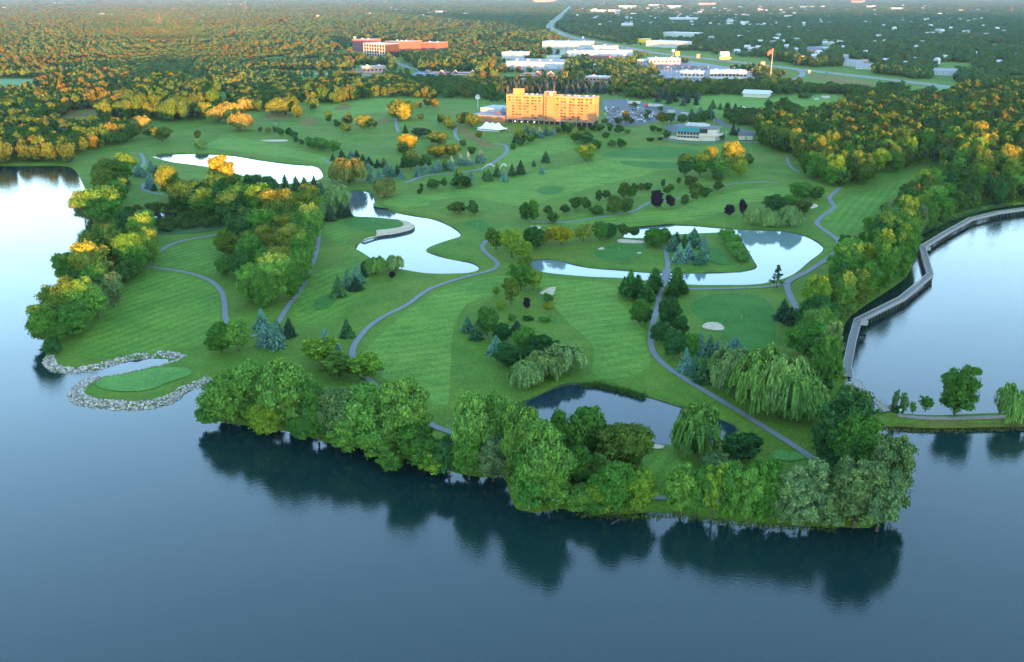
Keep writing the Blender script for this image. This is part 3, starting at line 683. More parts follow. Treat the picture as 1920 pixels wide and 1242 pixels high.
T("left of the winding pond willows", 'spruce', 'bg', (635, 516, 558, 26, 'sg'), (652, 503, 542, 20), (668, 520, 547, 24, 'sd'), (671, 497, 536, 24, 'bl'), (682, 494, 522, 14, 'sd'))
T('on the lower bank of the winding pond', 'willow', 'wg', (704, 481, 521, 44), (742, 480, 513, 36, 'wl'))
T('on the lower bank of the winding pond', 'plum', 'pu', (736, 509, 524, 12))
T("between the two central fairways", 'spruce', 'bg', (877, 592, 624, 22), (893, 603, 638, 24, 'sg'), (930, 626, 663, 28, 'bl'), (905, 574, 606, 16, 'sd'), (969, 600, 630, 26, 'sd'))
T("between the two central fairways", 'broad', 'dg', (914, 578, 636, 38, 'g'), (942, 602, 646, 32, 'dg'), (952, 646, 692, 56), (985, 610, 664, 46, 'g'), (1016, 624, 678, 48), (1042, 640, 678, 30, 'dg'), (994, 650, 690, 44, 'dg'))
T("on the rough between central fairways", 'shrub', 'yg', (930, 537, 557, 16), (940, 565, 584, 18), (1028, 567, 582, 20, 'ye'), (1022, 594, 606, 22, 'g'), (990, 592, 604, 22, 'dg'), (1028, 548, 568, 20, 'g'), (960, 590, 604, 16, 'g'))
T("on the rough between central fairways", 'plum', 'pu', (988, 559, 580, 16))
T('at the tip of the ring pond', 'loose', 'g', (976, 492, 552, 58), (958, 520, 578, 40, 'ol'), (1000, 505, 548, 44, 'yg'), (985, 480, 520, 36, 'ol'))
T("in the yellowing row by island green", 'loose', 'yg', (930, 424, 476, 46, 'ol'), (960, 428, 492, 50), (1000, 428, 474, 44, 'dg', 'broad'), (1018, 430, 466, 40, 'go'), (1052, 420, 468, 56, 'ye'), (1094, 422, 462, 46, 'go'), (982, 450, 500, 44, 'yg'))
T('at the upper end of the ring pond', 'broad', 'dg', (1124, 418, 456, 30, 'g'), (1140, 422, 454, 36), (1170, 418, 447, 26), (1188, 426, 447, 20), (1228, 430, 470, 48, 'g'), (1246, 428, 458, 28))
T('on the island in the ring pond', 'spruce', 'bg', (1262, 438, 472, 24), (1274, 455, 494, 26, 'bl'), (1300, 427, 464, 30), (1318, 440, 468, 20, 'bl'), (1290, 452, 488, 24, 'bl'), (1322, 457, 490, 18, 'bl'), (1312, 470, 498, 24), (1283, 438, 466, 20, 'sg'), (1268, 434, 460, 18, 'sd'))
T('in the clipped row on the island', 'shrub', 'lg', (1360, 428, 454, 32), (1371, 440, 466, 36), (1378, 453, 478, 36), (1386, 466, 490, 34), (1391, 476, 496, 28))
T('by the bridge over the ring pond', 'cedar', 'ju', (1181, 504, 564, 30), (1195, 514, 562, 26), (1212, 530, 572, 30), (1170, 518, 556, 20), (1227, 502, 546, 28), (1222, 522, 556, 24), (1268, 500, 552, 30), (1281, 527, 556, 20), (1259, 532, 562, 28))
T("in the line beside right path", 'broad', 'dg', (1198, 562, 614, 36, 'g'), (1252, 562, 628, 40), (1240, 600, 652, 36), (1272, 596, 650, 36), (1262, 622, 682, 44), (1292, 630, 682, 32, 'g'), (1212, 580, 612, 24))
T('below the large round green', 'spruce', 'bl', (1285, 653, 700, 26), (1312, 622, 668, 24), (1330, 627, 670, 24, 'bg'), (1346, 637, 672, 26), (1318, 672, 720, 30, 'sg'), (1302, 668, 708, 22, 'bg'), (1378, 630, 664, 34))
T('on the right bank of the ring pond', 'pine', 'sg', (1456, 501, 542, 34))
T("by the right path junction", 'spruce', 'sd', (1468, 560, 602, 32), (1482, 574, 610, 26))
T('by the top of the ring pond', 'willow', 'wl', (1409, 388, 427, 34), (1442, 391, 430, 40), (1480, 386, 430, 44))
T("near the pale willows at ring pond", 'plum', 'pu', (1367, 382, 408, 20), (1393, 374, 406, 18))
T("behind the ring pond willows", 'broad', 'dg', (1450, 366, 402, 44), (1482, 368, 400, 40, 'g'), (1506, 374, 404, 30), (1500, 338, 380, 44, 'g'), (1530, 350, 380, 28))
T('beside the path to the ring pond', 'plum', 'pu', (1231, 360, 395, 28), (1257, 368, 393, 20))
T("in the row above ring pond", 'broad', 'dg', (985, 382, 420, 24), (1000, 376, 416, 26, 'g'), (1027, 385, 405, 16), (1036, 395, 420, 24), (1060, 380, 402, 20), (1080, 366, 394, 22), (1099, 366, 396, 22), (1122, 356, 382, 14), (1136, 357, 376, 16),
  (1170, 340, 374, 26), (1184, 344, 376, 24), (1201, 342, 358, 20), (1215, 340, 358, 16))
T('on the slope above the ring pond', 'broad', 'g', (1118, 385, 406, 30, 'ol'), (1150, 366, 407, 32, 'ol'), (1174, 372, 404, 26, 'yg'), (1243, 334, 351, 10, 'dg'), (1258, 344, 358, 16, 'dg'), (1272, 332, 346, 9, 'dg'), (1293, 330, 354, 24, 'ol'), (1302, 345, 380, 24),
  (1283, 366, 390, 18, 'gg'), (1345, 340, 362, 20, 'dg'), (1320, 352, 374, 26, 'ol'), (1250, 348, 366, 16, 'ol'))
T('in the clump below the clubhouse', 'broad', 'ol', (1284, 290, 336, 30, 'dg'), (1312, 290, 336, 34, 'g'), (1330, 273, 322, 30, 'go'), (1372, 264, 324, 44, 'go'), (1350, 296, 338, 38, 'g'), (1404, 288, 312, 22, 'dg'), (1388, 302, 336, 30, 'yg'), (1345, 318, 342, 24, 'g'))
T('on the long fairway below the hotel', 'broad', 'dg', (1099, 273, 308, 36, 'yg'), (1097, 246, 276, 36), (1120, 262, 284, 18), (1146, 262, 278, 18, 'gg'), (1080, 250, 270, 20, 'dg'), (1163, 258, 278, 16), (1168, 264, 276, 14, 'gg'))
T('on the long fairway below the hotel', 'spruce', 'sg', (1023, 282, 306, 16), (1016, 308, 328, 11, 'bl'), (1001, 299, 312, 8, 'sg'))
T('on the mid fairway by the winding pond', 'broad', 'dg', (888, 377, 408, 24, 'g'), (858, 381, 406, 34, 'g'), (812, 335, 358, 26), (833, 331, 352, 12, 'gg'), (787, 350, 366, 12), (791, 343, 354, 8))
T('on the mid fairway by the winding pond', 'cedar', 'ju', (861, 314, 354, 30), (876, 328, 352, 18))
T('at the head of the winding pond', 'willow', 'wy', (655, 298, 356, 70), (721, 333, 376, 44, 'wy'), (632, 347, 392, 50, 'wl'))
T('at the head of the winding pond', 'spruce', 'sd', (620, 383, 416, 22), (641, 379, 410, 26), (653, 384, 408, 16), (602, 340, 366, 18, 'bg'))
T("behind the upper left pond", 'spruce', 'sg', (536, 326, 366, 22), (556, 330, 364, 24), (572, 332, 366, 22), (590, 330, 366, 20, 'sd'))
T("in the row across the mid fairway", 'spruce', 'bg', (624, 288, 302, 10, 'sd'), (641, 280, 299, 14, 'sd'), (658, 283, 297, 16, 'bl'), (669, 282, 296, 10, 'sd'), (680, 288, 302, 10, 'sd'), (692, 292, 310, 16, 'sd'), (708, 296, 314, 12, 'sd'), (720, 293, 313, 14, 'sg'), (690, 304, 318, 16, 'bl'),
  (696, 313, 344, 18, 'bl'), (712, 314, 338, 14, 'bl'), (724, 308, 332, 16, 'bl'), (734, 310, 334, 16, 'bg'), (745, 308, 330, 12, 'sd'), (753, 318, 338, 12, 'bl'), (756, 294, 314, 14, 'sd'), (784, 309, 332, 14, 'bl'), (799, 306, 326, 14, 'bl'), (815, 304, 325, 14, 'bl'), (822, 298, 322, 14, 'bl'),
  (834, 296, 320, 14, 'sg'), (847, 292, 320, 18, 'bl'), (864, 290, 312, 16, 'bl'), (878, 286, 313, 18, 'bl'), (901, 282, 308, 20, 'bl'), (883, 318, 338, 10, 'bl'), (908, 320, 336, 9, 'sg'), (916, 316, 340, 16, 'sg'), (932, 304, 332, 13, 'sg'), (945, 315, 341, 16, 'bl'), (960, 306, 330, 14, 'sg'), (976, 300, 328, 18, 'sd'))
T('in the thicket above the spruce row', 'broad', 'ol', (770, 284, 324, 30, 'dg'), (785, 290, 318, 24, 'ol'), (800, 290, 318, 24, 'dg'), (823, 250, 280, 42, 'ol'), (846, 272, 300, 40, 'ol'), (818, 274, 304, 40, 'ol'), (763, 254, 290, 40, 'ye'), (790, 238, 262, 34, 'ol'), (868, 260, 276, 14, 'ol'), (884, 274, 292, 16, 'dg'), (756, 266, 292, 24, 'yg'))
T('on the left slope below the hotel', 'broad', 'ol', (745, 184, 230, 38, 'ol'), (765, 190, 226, 28, 'dg'), (757, 196, 232, 30, 'go'), (616, 208, 232, 14, 'ol'), (653, 210, 238, 20, 'ol'), (683, 212, 248, 32, 'ol'), (632, 222, 240, 16, 'dg'), (650, 232, 254, 22, 'wl'), (703, 228, 242, 10, 'dg'), (788, 214, 226, 14, 'g'), (802, 185, 204, 16, 'go'), (815, 185, 206, 18, 'ol'), (785, 188, 206, 14, 'wl'),
  (827, 212, 234, 16, 'dg'), (840, 218, 246, 18, 'ol'), (868, 210, 240, 30, 'dg'), (884, 212, 244, 28, 'ol'), (848, 230, 246, 20, 'dg'), (898, 246, 262, 16, 'ol'), (760, 230, 250, 10, 'dg', 'spruce'))
T("in the row above upper left pond", 'shrub', 'dg', (488, 238, 250, 10), (503, 237, 252, 12, 'ol'), (516, 238, 250, 10), (526, 238, 256, 14, 'dg'), (541, 240, 256, 14), (550, 244, 262, 16), (556, 256, 270, 12), (566, 260, 274, 12), (585, 256, 282, 26, 'g'), (602, 256, 288, 34, 'g'), (626, 262, 292, 28, 'g'))
T('below the hotel terrace', 'spruce', 'bg', (988, 232, 252, 12), (1000, 234, 254, 12, 'bl'), (1012, 238, 260, 16, 'bl'), (1024, 234, 254, 12), (1036, 236, 254, 12, 'bl'), (968, 246, 270, 14, 'sd'))
T('below the hotel terrace', 'broad', 'dg', (978, 244, 272, 26), (996, 248, 272, 20, 'dg'), (1058, 232, 252, 18, 'ol'), (1068, 228, 254, 18, 'g'), (1048, 238, 252, 14, 'go'), (1090, 236, 250, 16, 'dg'), (1112, 234, 248, 18, 'dg'), (1124, 232, 250, 18, 'ol'), (1136, 248, 262, 16, 'ol'), (1144, 232, 250, 12, 'ol'), (1160, 236, 256, 18, 'go'), (1176, 244, 254, 12, 'ye'),
  (1225, 236, 250, 14, 'dg'), (1236, 240, 250, 12, 'dg'), (1250, 244, 264, 16, 'ye'), (1220, 258, 268, 16, 'ol'), (1238, 258, 266, 14, 'ye'), (962, 270, 284, 12, 'ol'), (975, 262, 276, 14, 'g'), (1352, 250, 264, 18, 'g'))
T('beside the clubhouse drive', 'spruce', 'sd', (1374, 230, 254, 11), (1384, 238, 254, 9), (1330, 196, 226, 20, 'bg'), (1312, 200, 228, 22, 'bg'), (1296, 202, 226, 16, 'bg'), (1336, 185, 204, 12, 'sg'), (1350, 192, 206, 9, 'sg'), (1362, 191, 208, 10, 'sd'), (1378, 194, 212, 10, 'sd'), (1388, 198, 216, 10, 'sd'), (1366, 190, 206, 8, 'sd'))
T('beside the hotel parking lot', 'broad', 'dg', (1240, 212, 236, 20, 'g'), (1256, 212, 236, 22, 'g'), (1278, 214, 236, 20, 'dg'), (1300, 214, 238, 22, 'dg'), (1320, 208, 234, 22, 'dg'), (1190, 192, 204, 14, 'g'), (1238, 200, 210, 12, 'g'), (1216, 206, 216, 12, 'g'), (1174, 208, 232, 16, 'g'), (1184, 222, 234, 12, 'g'), (1160, 220, 236, 16, 'g'), (1134, 222, 234, 14, 'ol'), (1212, 212, 226, 10, 'yg'))
# left shore
T('on the left lake shore', 'broad', 'g', (205, 296, 340, 50, 'ol'), (196, 322, 362, 42, 'ol'), (236, 290, 335, 40, 'g'), (192, 356, 420, 80), (160, 362, 412, 44, 'gg'), (218, 336, 384, 54, 'g'), (238, 388, 440, 36, 'dg'), (278, 388, 436, 40, 'lg'), (268, 404, 470, 58, 'lg'), (196, 420, 482, 76, 'ol'), (172, 452, 530, 72, 'go'), (128, 468, 526, 48, 'g'),
  (226, 442, 502, 52, 'dg'), (250, 436, 512, 66, 'g'), (282, 424, 486, 46, 'lg'), (182, 502, 566, 66, 'g'), (214, 510, 572, 46, 'gg'), (150, 512, 560, 48, 'dg'))
T('in the clump at the left point', 'broad', 'g', (118, 526, 622, 82, 'ol'), (158, 528, 618, 74, 'lg'), (86, 574, 652, 58, 'g'), (184, 536, 606, 50, 'gg'), (140, 570, 640, 66, 'g'), (108, 600, 650, 50, 'g'), (100, 640, 672, 38, 'dg', 'shrub'))
T("at the front of left wood", 'broad', 'lg', (475, 497, 562, 64), (520, 482, 562, 68), (545, 496, 558, 54, 'g'), (494, 514, 572, 44, 'g'), (566, 470, 530, 46, 'lg'), (536, 464, 520, 60, 'go'), (505, 455, 515, 50, 'g'), (428, 436, 474, 48, 'ol'), (424, 476, 508, 36, 'g'), (548, 424, 484, 62, 'go'), (512, 424, 480, 60, 'go'), (572, 440, 505, 44, 'g'),
  (585, 382, 450, 46, 'lg'), (560, 396, 450, 50, 'g'), (470, 440, 500, 56, 'g'), (455, 470, 520, 44, 'dg'))
T("at the back of left wood", 'broad', 'g', (522, 358, 420, 72, 'go'), (566, 352, 410, 60, 'ol'), (490, 350, 410, 56, 'g'), (535, 396, 450, 62, 'go'), (492, 396, 452, 66, 'g'), (455, 392, 450, 58, 'dg'), (452, 340, 400, 60, 'g'), (420, 296, 372, 56, 'go'), (400, 330, 390, 60, 'dg'), (360, 340, 392, 52, 'dg'), (320, 314, 366, 44, 'ol'), (336, 348, 388, 40, 'dg'), (385, 356, 402, 48, 'g'), (430, 360, 420, 56, 'dg'), (505, 330, 372, 40, 'dg'), (476, 322, 366, 40, 'dg'), (440, 326, 370, 44, 'ol'), (580, 348, 396, 46, 'ol'))
T('by the small left path loop', 'spruce', 'bl', (262, 304, 332, 20), (284, 300, 326, 16), (282, 322, 356, 18), (295, 308, 332, 12, 'sd'), (272, 318, 334, 12), (290, 344, 360, 10, 'sd'))
T('around the upper left pond', 'willow', 'wy', (264, 218, 252, 38), (436, 190, 238, 50), (452, 212, 252, 42, 'wy'), (462, 182, 212, 34, 'wy'), (410, 198, 236, 40, 'wy'))
T('around the upper left pond', 'broad', 'ol', (208, 230, 254, 32, 'go'), (305, 240, 272, 36, 'ol'), (376, 262, 284, 24, 'wl', 'shrub'), (371, 245, 266, 12, 'g'), (284, 236, 262, 24, 'g'), (384, 190, 230, 40, 'ol'), (558, 194, 226, 22, 'go'), (536, 184, 224, 52, 'ol'), (588, 182, 212, 26, 'go'), (520, 182, 222, 34, 'ol'))
# causeway
T('on the causeway', 'fine', 'g', (1790, 687, 787, 76))
T('on the causeway', 'willow', 'wg', (1896, 722, 800, 58))
T('on the causeway', 'broad', 'g', (1676, 730, 775, 16, 'gg', 'loose'), (1694, 731, 775, 20, 'gg', 'loose'), (1711, 750, 776, 14, 'lg', 'loose'), (1735, 743, 777, 32, 'g', 'loose'), (1682, 756, 776, 30, 'dg', 'shrub'), (1646, 764, 778, 10, 'g', 'shrub'))

# ---- woods: every tree placed on the ground inside a traced outline
FILL = []       # (x, y, w, h, conifer) that end up in the joined woodland
def wood(place, poly, spacing, h, w, cols, kinds=('broad',), keepout=0.0, solo=True, vary=0.25, seed=1):
    rs = np.random.RandomState(seed); wp = GP(poly, LAND); xs = [p[0] for p in wp]; ys = [p[1] for p in wp]
    X, Y = np.meshgrid(np.arange(min(xs), max(xs), spacing), np.arange(min(ys), max(ys), spacing * .87)); X[1::2] += spacing / 2
    X = X.ravel() + rs.uniform(-.36, .36, X.size) * spacing; Y = Y.ravel() + rs.uniform(-.36, .36, Y.size) * spacing
    k = in_poly(X, Y, wp) & ~in_water(X, Y); X, Y = X[k], Y[k]
    if len(X) == 0: return
    D = shore_dist(X, Y); k = D > 0.8; X, Y = X[k], Y[k]
    for x, y in zip(X, Y):
        hh = h * rs.uniform(1 - vary, 1 + vary); ww = w * rs.uniform(1 - vary, 1 + vary); s = scale_at(x, y)
        px, py = P(x, y, LAND)
        c = cols[rs.randint(len(cols))]; kd = kinds[rs.randint(len(kinds))]
        if solo and -20 < px < 1940 and py < 1300:
            TREES.append(dict(place=place, kind=kd, col=c, x=x, y=y, w=ww, h=hh, px=px, py=py, area=ww * hh * s * s * 0.62))
        else: FILL.append((x, y, ww, hh, 0))
MIX = ['g', 'lg', 'g', 'dg', 'g', 'ol', 'gg', 'lg', 'yg']
SUN_GOLD = ['ol', 'go', 'g', 'ol', 'go', 'yg', 'g', 'ol']
wood('in the wood behind the boardwalk', [(1512, 650), (1508, 700), (1560, 742), (1576, 735), (1566, 690), (1560, 640), (1578, 600), (1665, 556), (1705, 520), (1722, 470), (1735, 440), (1690, 436), (1660, 440), (1622, 470), (1578, 510), (1545, 548), (1522, 600)], 10.5, 18.5, 15, MIX, ('broad', 'broad', 'fine'), seed=3)
wood('in the lakeside wood beyond the boardwalk', [(1665, 450), (1705, 460), (1765, 428), (1845, 402), (1930, 388), (1930, 352), (1850, 355), (1790, 340), (1745, 350), (1695, 385), (1660, 425)], 11, 15, 12, MIX, ('broad', 'broad', 'fine'), seed=4)
wood('in the wood right of the clubhouse', [(1415, 240), (1418, 272), (1440, 288), (1480, 292), (1502, 326), (1548, 352), (1600, 350), (1650, 336), (1700, 314), (1745, 296), (1760, 318), (1830, 340), (1930, 336), (2060, 330), (2060, 222), (1920, 218), (1800, 216), (1700, 210), (1640, 204), (1600, 212), (1540, 222), (1480, 232)], 13.5, 19, 14, SUN_GOLD + ['lg', 'g'], seed=5)
wood('in the wood at the upper right', [(1585, 205), (1640, 200), (1720, 204), (1800, 210), (1930, 214), (2060, 218), (2100, 168), (1900, 166), (1800, 172), (1740, 196), (1660, 190)], 17, 16, 14, SUN_GOLD, seed=6)
wood('in the wood on the far bank', [(-60, 309), (132, 309), (155, 286), (235, 272), (256, 264), (236, 246), (130, 252), (70, 232), (-60, 238)], 12.5, 16, 13, ['dg', 'g', 'dg', 'ol', 'gg'], seed=7)
wood('in the golden strip at left edge', [(-60, 236), (20, 218), (100, 228), (150, 206), (142, 190), (60, 190), (-60, 204)], 13, 17, 13, ['go', 'ol', 'go', 'ye', 'or', 'ol'], seed=8)
wood('in the tall hillside grove at left', [(196, 236), (250, 224), (330, 232), (412, 216), (404, 188), (340, 168), (285, 172), (240, 196), (196, 218)], 13, 25, 15, ['ol', 'go', 'ol', 'dg', 'go'], seed=9)
wood('in the tall left wood', [(335, 372), (400, 366), (480, 380), (585, 395), (588, 440), (572, 490), (535, 545), (490, 548), (470, 480), (480, 430), (430, 405), (335, 388)], 10.5, 13, 11, ['dg', 'g', 'g'], solo=False, seed=10)
wood('', [(165, 395), (240, 330), (236, 360), (222, 400), (185, 425)], 10, 11, 10, ['g'], solo=False, seed=11)
wood('', [(192, 470), (262, 440), (290, 448), (284, 490), (236, 540), (200, 568), (172, 566), (188, 520)], 10, 10, 9, ['g'], solo=False, seed=12)
wood('', [(400, 778), (460, 788), (560, 806), (680, 840), (800, 866), (900, 884), (880, 862), (780, 812), (700, 790), (600, 780), (500, 770), (430, 765)], 7, 6, 7, ['g'], solo=False, seed=13)
wood('', [(1490, 975), (1570, 978), (1640, 972), (1660, 930), (1650, 860), (1610, 820), (1590, 760), (1560, 780), (1560, 850), (1600, 930), (1560, 950)], 7, 6.5, 7, ['g'], solo=False, seed=14)
wood('', [(1390, 700), (1500, 760), (1540, 780), (1560, 730), (1500, 700)], 8, 5, 6, ['g'], solo=False, seed=15)
wood('', [(430, 180), (520, 176), (560, 200), (500, 212), (430, 208)], 14, 13, 12, ['g'], solo=False, seed=16)
wood('in the golden belt by the far road', [(545, 190), (560, 170), (640, 158), (675, 172), (668, 192), (600, 196)], 14, 17, 14, ['go', 'ol', 'go', 'g'], solo=False, seed=17)
wood('', [(655, 185), (660, 158), (740, 150), (880, 156), (950, 160), (940, 178), (870, 186), (760, 184)], 15, 12, 13, ['dg'], solo=False, seed=18)
wood('', [(870, 176), (945, 172), (950, 195), (900, 190)], 16, 8, 9, ['g'], solo=False, seed=19)
wood('', [(1130, 176), (1240, 172), (1400, 170), (1560, 168), (1600, 172), (1590, 176), (1480, 178), (1300, 180), (1200, 186)], 14, 11, 12, ['g'], solo=False, seed=20)
wood('', [(1145, 158), (1250, 160), (1420, 160), (1500, 158), (1500, 166), (1300, 170), (1150, 170)], 14, 12, 12, ['g'], solo=False, seed=21)
wood('', [(1385, 238), (1420, 236), (1425, 215), (1380, 214), (1352, 218)], 12, 9, 11, ['g'], solo=False, seed=22)
wood('', [(1440, 205), (1480, 200), (1500, 212), (1460, 228), (1430, 228)], 13, 11, 12, ['g'], solo=False, seed=23)
wood('', [(1580, 190), (1600, 176), (1740, 186), (1730, 200), (1640, 200)], 14, 12, 12, ['g'], solo=False, seed=24)
wood('', [(236, 394), (330, 386), (395, 382), (432, 398), (412, 424), (330, 434), (245, 440)], 5.5, 3.6, 5.5, ['dg'], solo=False, seed=26)
CONE = []       # conifers joined with the woodland
def cone_belt(poly, spacing, h, w, seed):
    rs = np.random.RandomState(seed); wp = GP(poly, LAND); xs = [p[0] for p in wp]; ys = [p[1] for p in wp]
    X, Y = np.meshgrid(np.arange(min(xs), max(xs), spacing), np.arange(min(ys), max(ys), spacing)); X = X.ravel() + rs.uniform(-.4, .4, X.size) * spacing; Y = Y.ravel() + rs.uniform(-.4, .4, Y.size) * spacing
    k = in_poly(X, Y, wp)
    for x, y in zip(X[k], Y[k]): CONE.append((x, y, w * rs.uniform(.7, 1.2), h * rs.uniform(.7, 1.25)))
cone_belt([(925, 178), (935, 162), (1040, 160), (1145, 164), (1150, 176), (1060, 178), (960, 180)], 11, 13, 8, 31)
cone_belt([(1180, 180), (1260, 176), (1320, 186), (1310, 200), (1250, 196)], 14, 11, 8, 32)

# ---- the far country: woods to the horizon, left open where fields, roads and buildings lie
CLEAR = [[(-100, 190), (-100, 146), (80, 147), (90, 155), (60, 175)],
    [(495, 146), (500, 132), (660, 133), (662, 122), (728, 122), (735, 146)], [(655, 106), (658, 86), (825, 86), (825, 100), (760, 106), (745, 112), (725, 112)],
    [(722, 100), (742, 100), (792, 136), (770, 146), (735, 146), (740, 125)], [(762, 152), (775, 138), (795, 134), (890, 134), (895, 150), (800, 158)],
    [(925, 140), (930, 104), (1050, 104), (1062, 130), (1045, 150), (960, 152)], [(1010, 96), (1015, 84), (1150, 84), (1195, 100), (1190, 120), (1060, 112)],
    [(1090, 158), (1090, 148), (1145, 148), (1145, 158)], [(1190, 80), (1270, 82), (1275, 98), (1205, 90)], [(1240, 72), (1242, 64), (1305, 64), (1305, 74)],
    [(1185, 128), (1195, 112), (1280, 112), (1335, 122), (1335, 130), (1405, 136), (1408, 156), (1240, 152), (1225, 134)], [(1340, 118), (1345, 104), (1372, 104), (1380, 118)],
    [(1465, 160), (1480, 138), (1515, 128), (1520, 140), (1490, 162)], [(1580, 136), (1585, 118), (1640, 118), (1645, 132)], [(1745, 148), (1750, 132), (1795, 132), (1795, 148)],
    [(1385, 190), (1390, 172), (1440, 172), (1440, 190)], [(1510, 102), (1512, 92), (1555, 92), (1555, 102)], [(1500, 138), (1660, 148), (1640, 170), (1560, 168), (1500, 150)], [(1600, 184), (1640, 168), (1730, 172), (1735, 188)]]
HWY = [(1810, 168), (1740, 158.5), (1660, 149), (1580, 140), (1500, 131), (1400, 119), (1300, 108), (1230, 100), (1165, 88), (1110, 78), (1068, 69), (1040, 58), (1030, 50), (1036, 42), (1046, 34), (1058, 22), (1068, 13)]
rs = np.random.RandomState(77)
FAR = []
def far_band(y0, y1, sp_, hm, wm):
    X, Y = np.meshgrid(np.arange(-y1 * .66, y1 * .66, sp_), np.arange(y0, y1, sp_)); X = X.ravel() + rs.uniform(-.5, .5, X.size) * sp_; Y = Y.ravel() + rs.uniform(-.5, .5, Y.size) * sp_
    k = np.abs(X) < Y * .62 + 30; X, Y = X[k], Y[k]
    px, py = P(X, Y, LAND)
    low = np.where(px < 240, 206, np.where(px < 560, 172, np.where(px < 880, 148, np.where(px < 1500, 158, np.where(px < 1750, 186, 172)))))
    keep = py < low
    for c in CLEAR: keep &= ~in_poly(px, py, c)
    hx = np.array([p[0] for p in HWY]); hy = np.array([p[1] for p in HWY])
    for i in range(len(HWY) - 1):
        (ax, ay), (bx, by) = HWY[i], HWY[i + 1]; dx, dy = bx - ax, by - ay; t = np.clip(((px - ax) * dx + (py - ay) * dy) / (dx * dx + dy * dy), 0, 1)
        qx, qy = ax + t * dx, ay + t * dy; half = 2.2 + (qy + 7) * .045
        above = py < qy
        keep &= ~((np.abs(py - qy) < np.where(above, half * .8, half * 1.5)) & (np.abs(px - qx) < half * 2.0))
    n1 = np.sin(X / 71 + 1.7 * np.sin(Y / 113)) * np.sin(Y / 97 + 1.1 * np.sin(X / 59)) + .55 * np.sin(X / 27 + Y / 41) * np.sin(Y / 33 - X / 61)
    town = (px > 880) & (px < 1480) & (py > 70)
    keep &= (n1 > np.where(town, 0.15, -0.50)) 
    X, Y, n1 = X[keep], Y[keep], n1[keep]
    n2 = np.sin(X / 163 + 2) * np.sin(Y / 211 + X / 300)
    h = hm * (0.88 + .34 * n2) * rs.uniform(.6, 1.3, len(X)); w = wm * rs.uniform(.6, 1.45, len(X))
    for q in zip(X, Y, w, h, px[keep]): FAR.append(q)
far_band(880, 2200, 10.0, 14.0, 11.5)
far_band(2200, 4000, 14.0, 14, 15)
far_band(4000, 7000, 22.0, 14, 22)
far_band(7000, 15000, 44.0, 15, 40)
far_band(15000, 25000, 110.0, 17, 95)

# ---- library crowns for the joined woodland (never linked to the scene themselves)
LIB_B = bpy.data.collections.new('woodland_broadleaf'); LIB_C = bpy.data.collections.new('woodland_conifer'); LIB_F = bpy.data.collections.new('woodland_far')
M['leaf_far'] = foliage('leaf_far', 'random', stops=[(0.0, (0.036, 0.105, 0.040)), (0.25, (0.060, 0.142, 0.042)), (0.5, (0.042, 0.110, 0.048)), (0.75, (0.078, 0.150, 0.036)), (0.92, (0.036, 0.092, 0.040)), (1.0, (0.100, 0.135, 0.034))])
M['leaf_far_warm'] = foliage('leaf_far_warm', 'random', stops=[(0.0, (0.060, 0.098, 0.024)), (0.4, (0.078, 0.104, 0.024)), (0.8, (0.095, 0.098, 0.026)), (1.0, (0.115, 0.088, 0.030))])  # leaf colour with the orange of low sun mixed in
for i in range(5):
    LIB_B.objects.link(bpy.data.objects.new('crown_%02d' % i, broadleaf('crown_mesh', 600 + i, 48, 75, 0.028, (3, 4, 1, 5, 3)[i], mat=M['leaf_wood'])))
for i in range(3):
    LIB_C.objects.link(bpy.data.objects.new('cone_%02d' % i, conifer('crown_mesh', 620 + i, M['leaf_conifer'], 13, 9, .35, 4, .85, 1.5)))
for i in range(6):
    LIB_F.objects.link(bpy.data.objects.new('far_%02d' % i, broadleaf('crown_mesh', 640 + i, 18, 26, 0.05, (3, 4, 1, 5, 3, 2)[i], mat=M['leaf_far' if i < 4 else 'leaf_far_warm'], lob=(0.10, 0.19))))
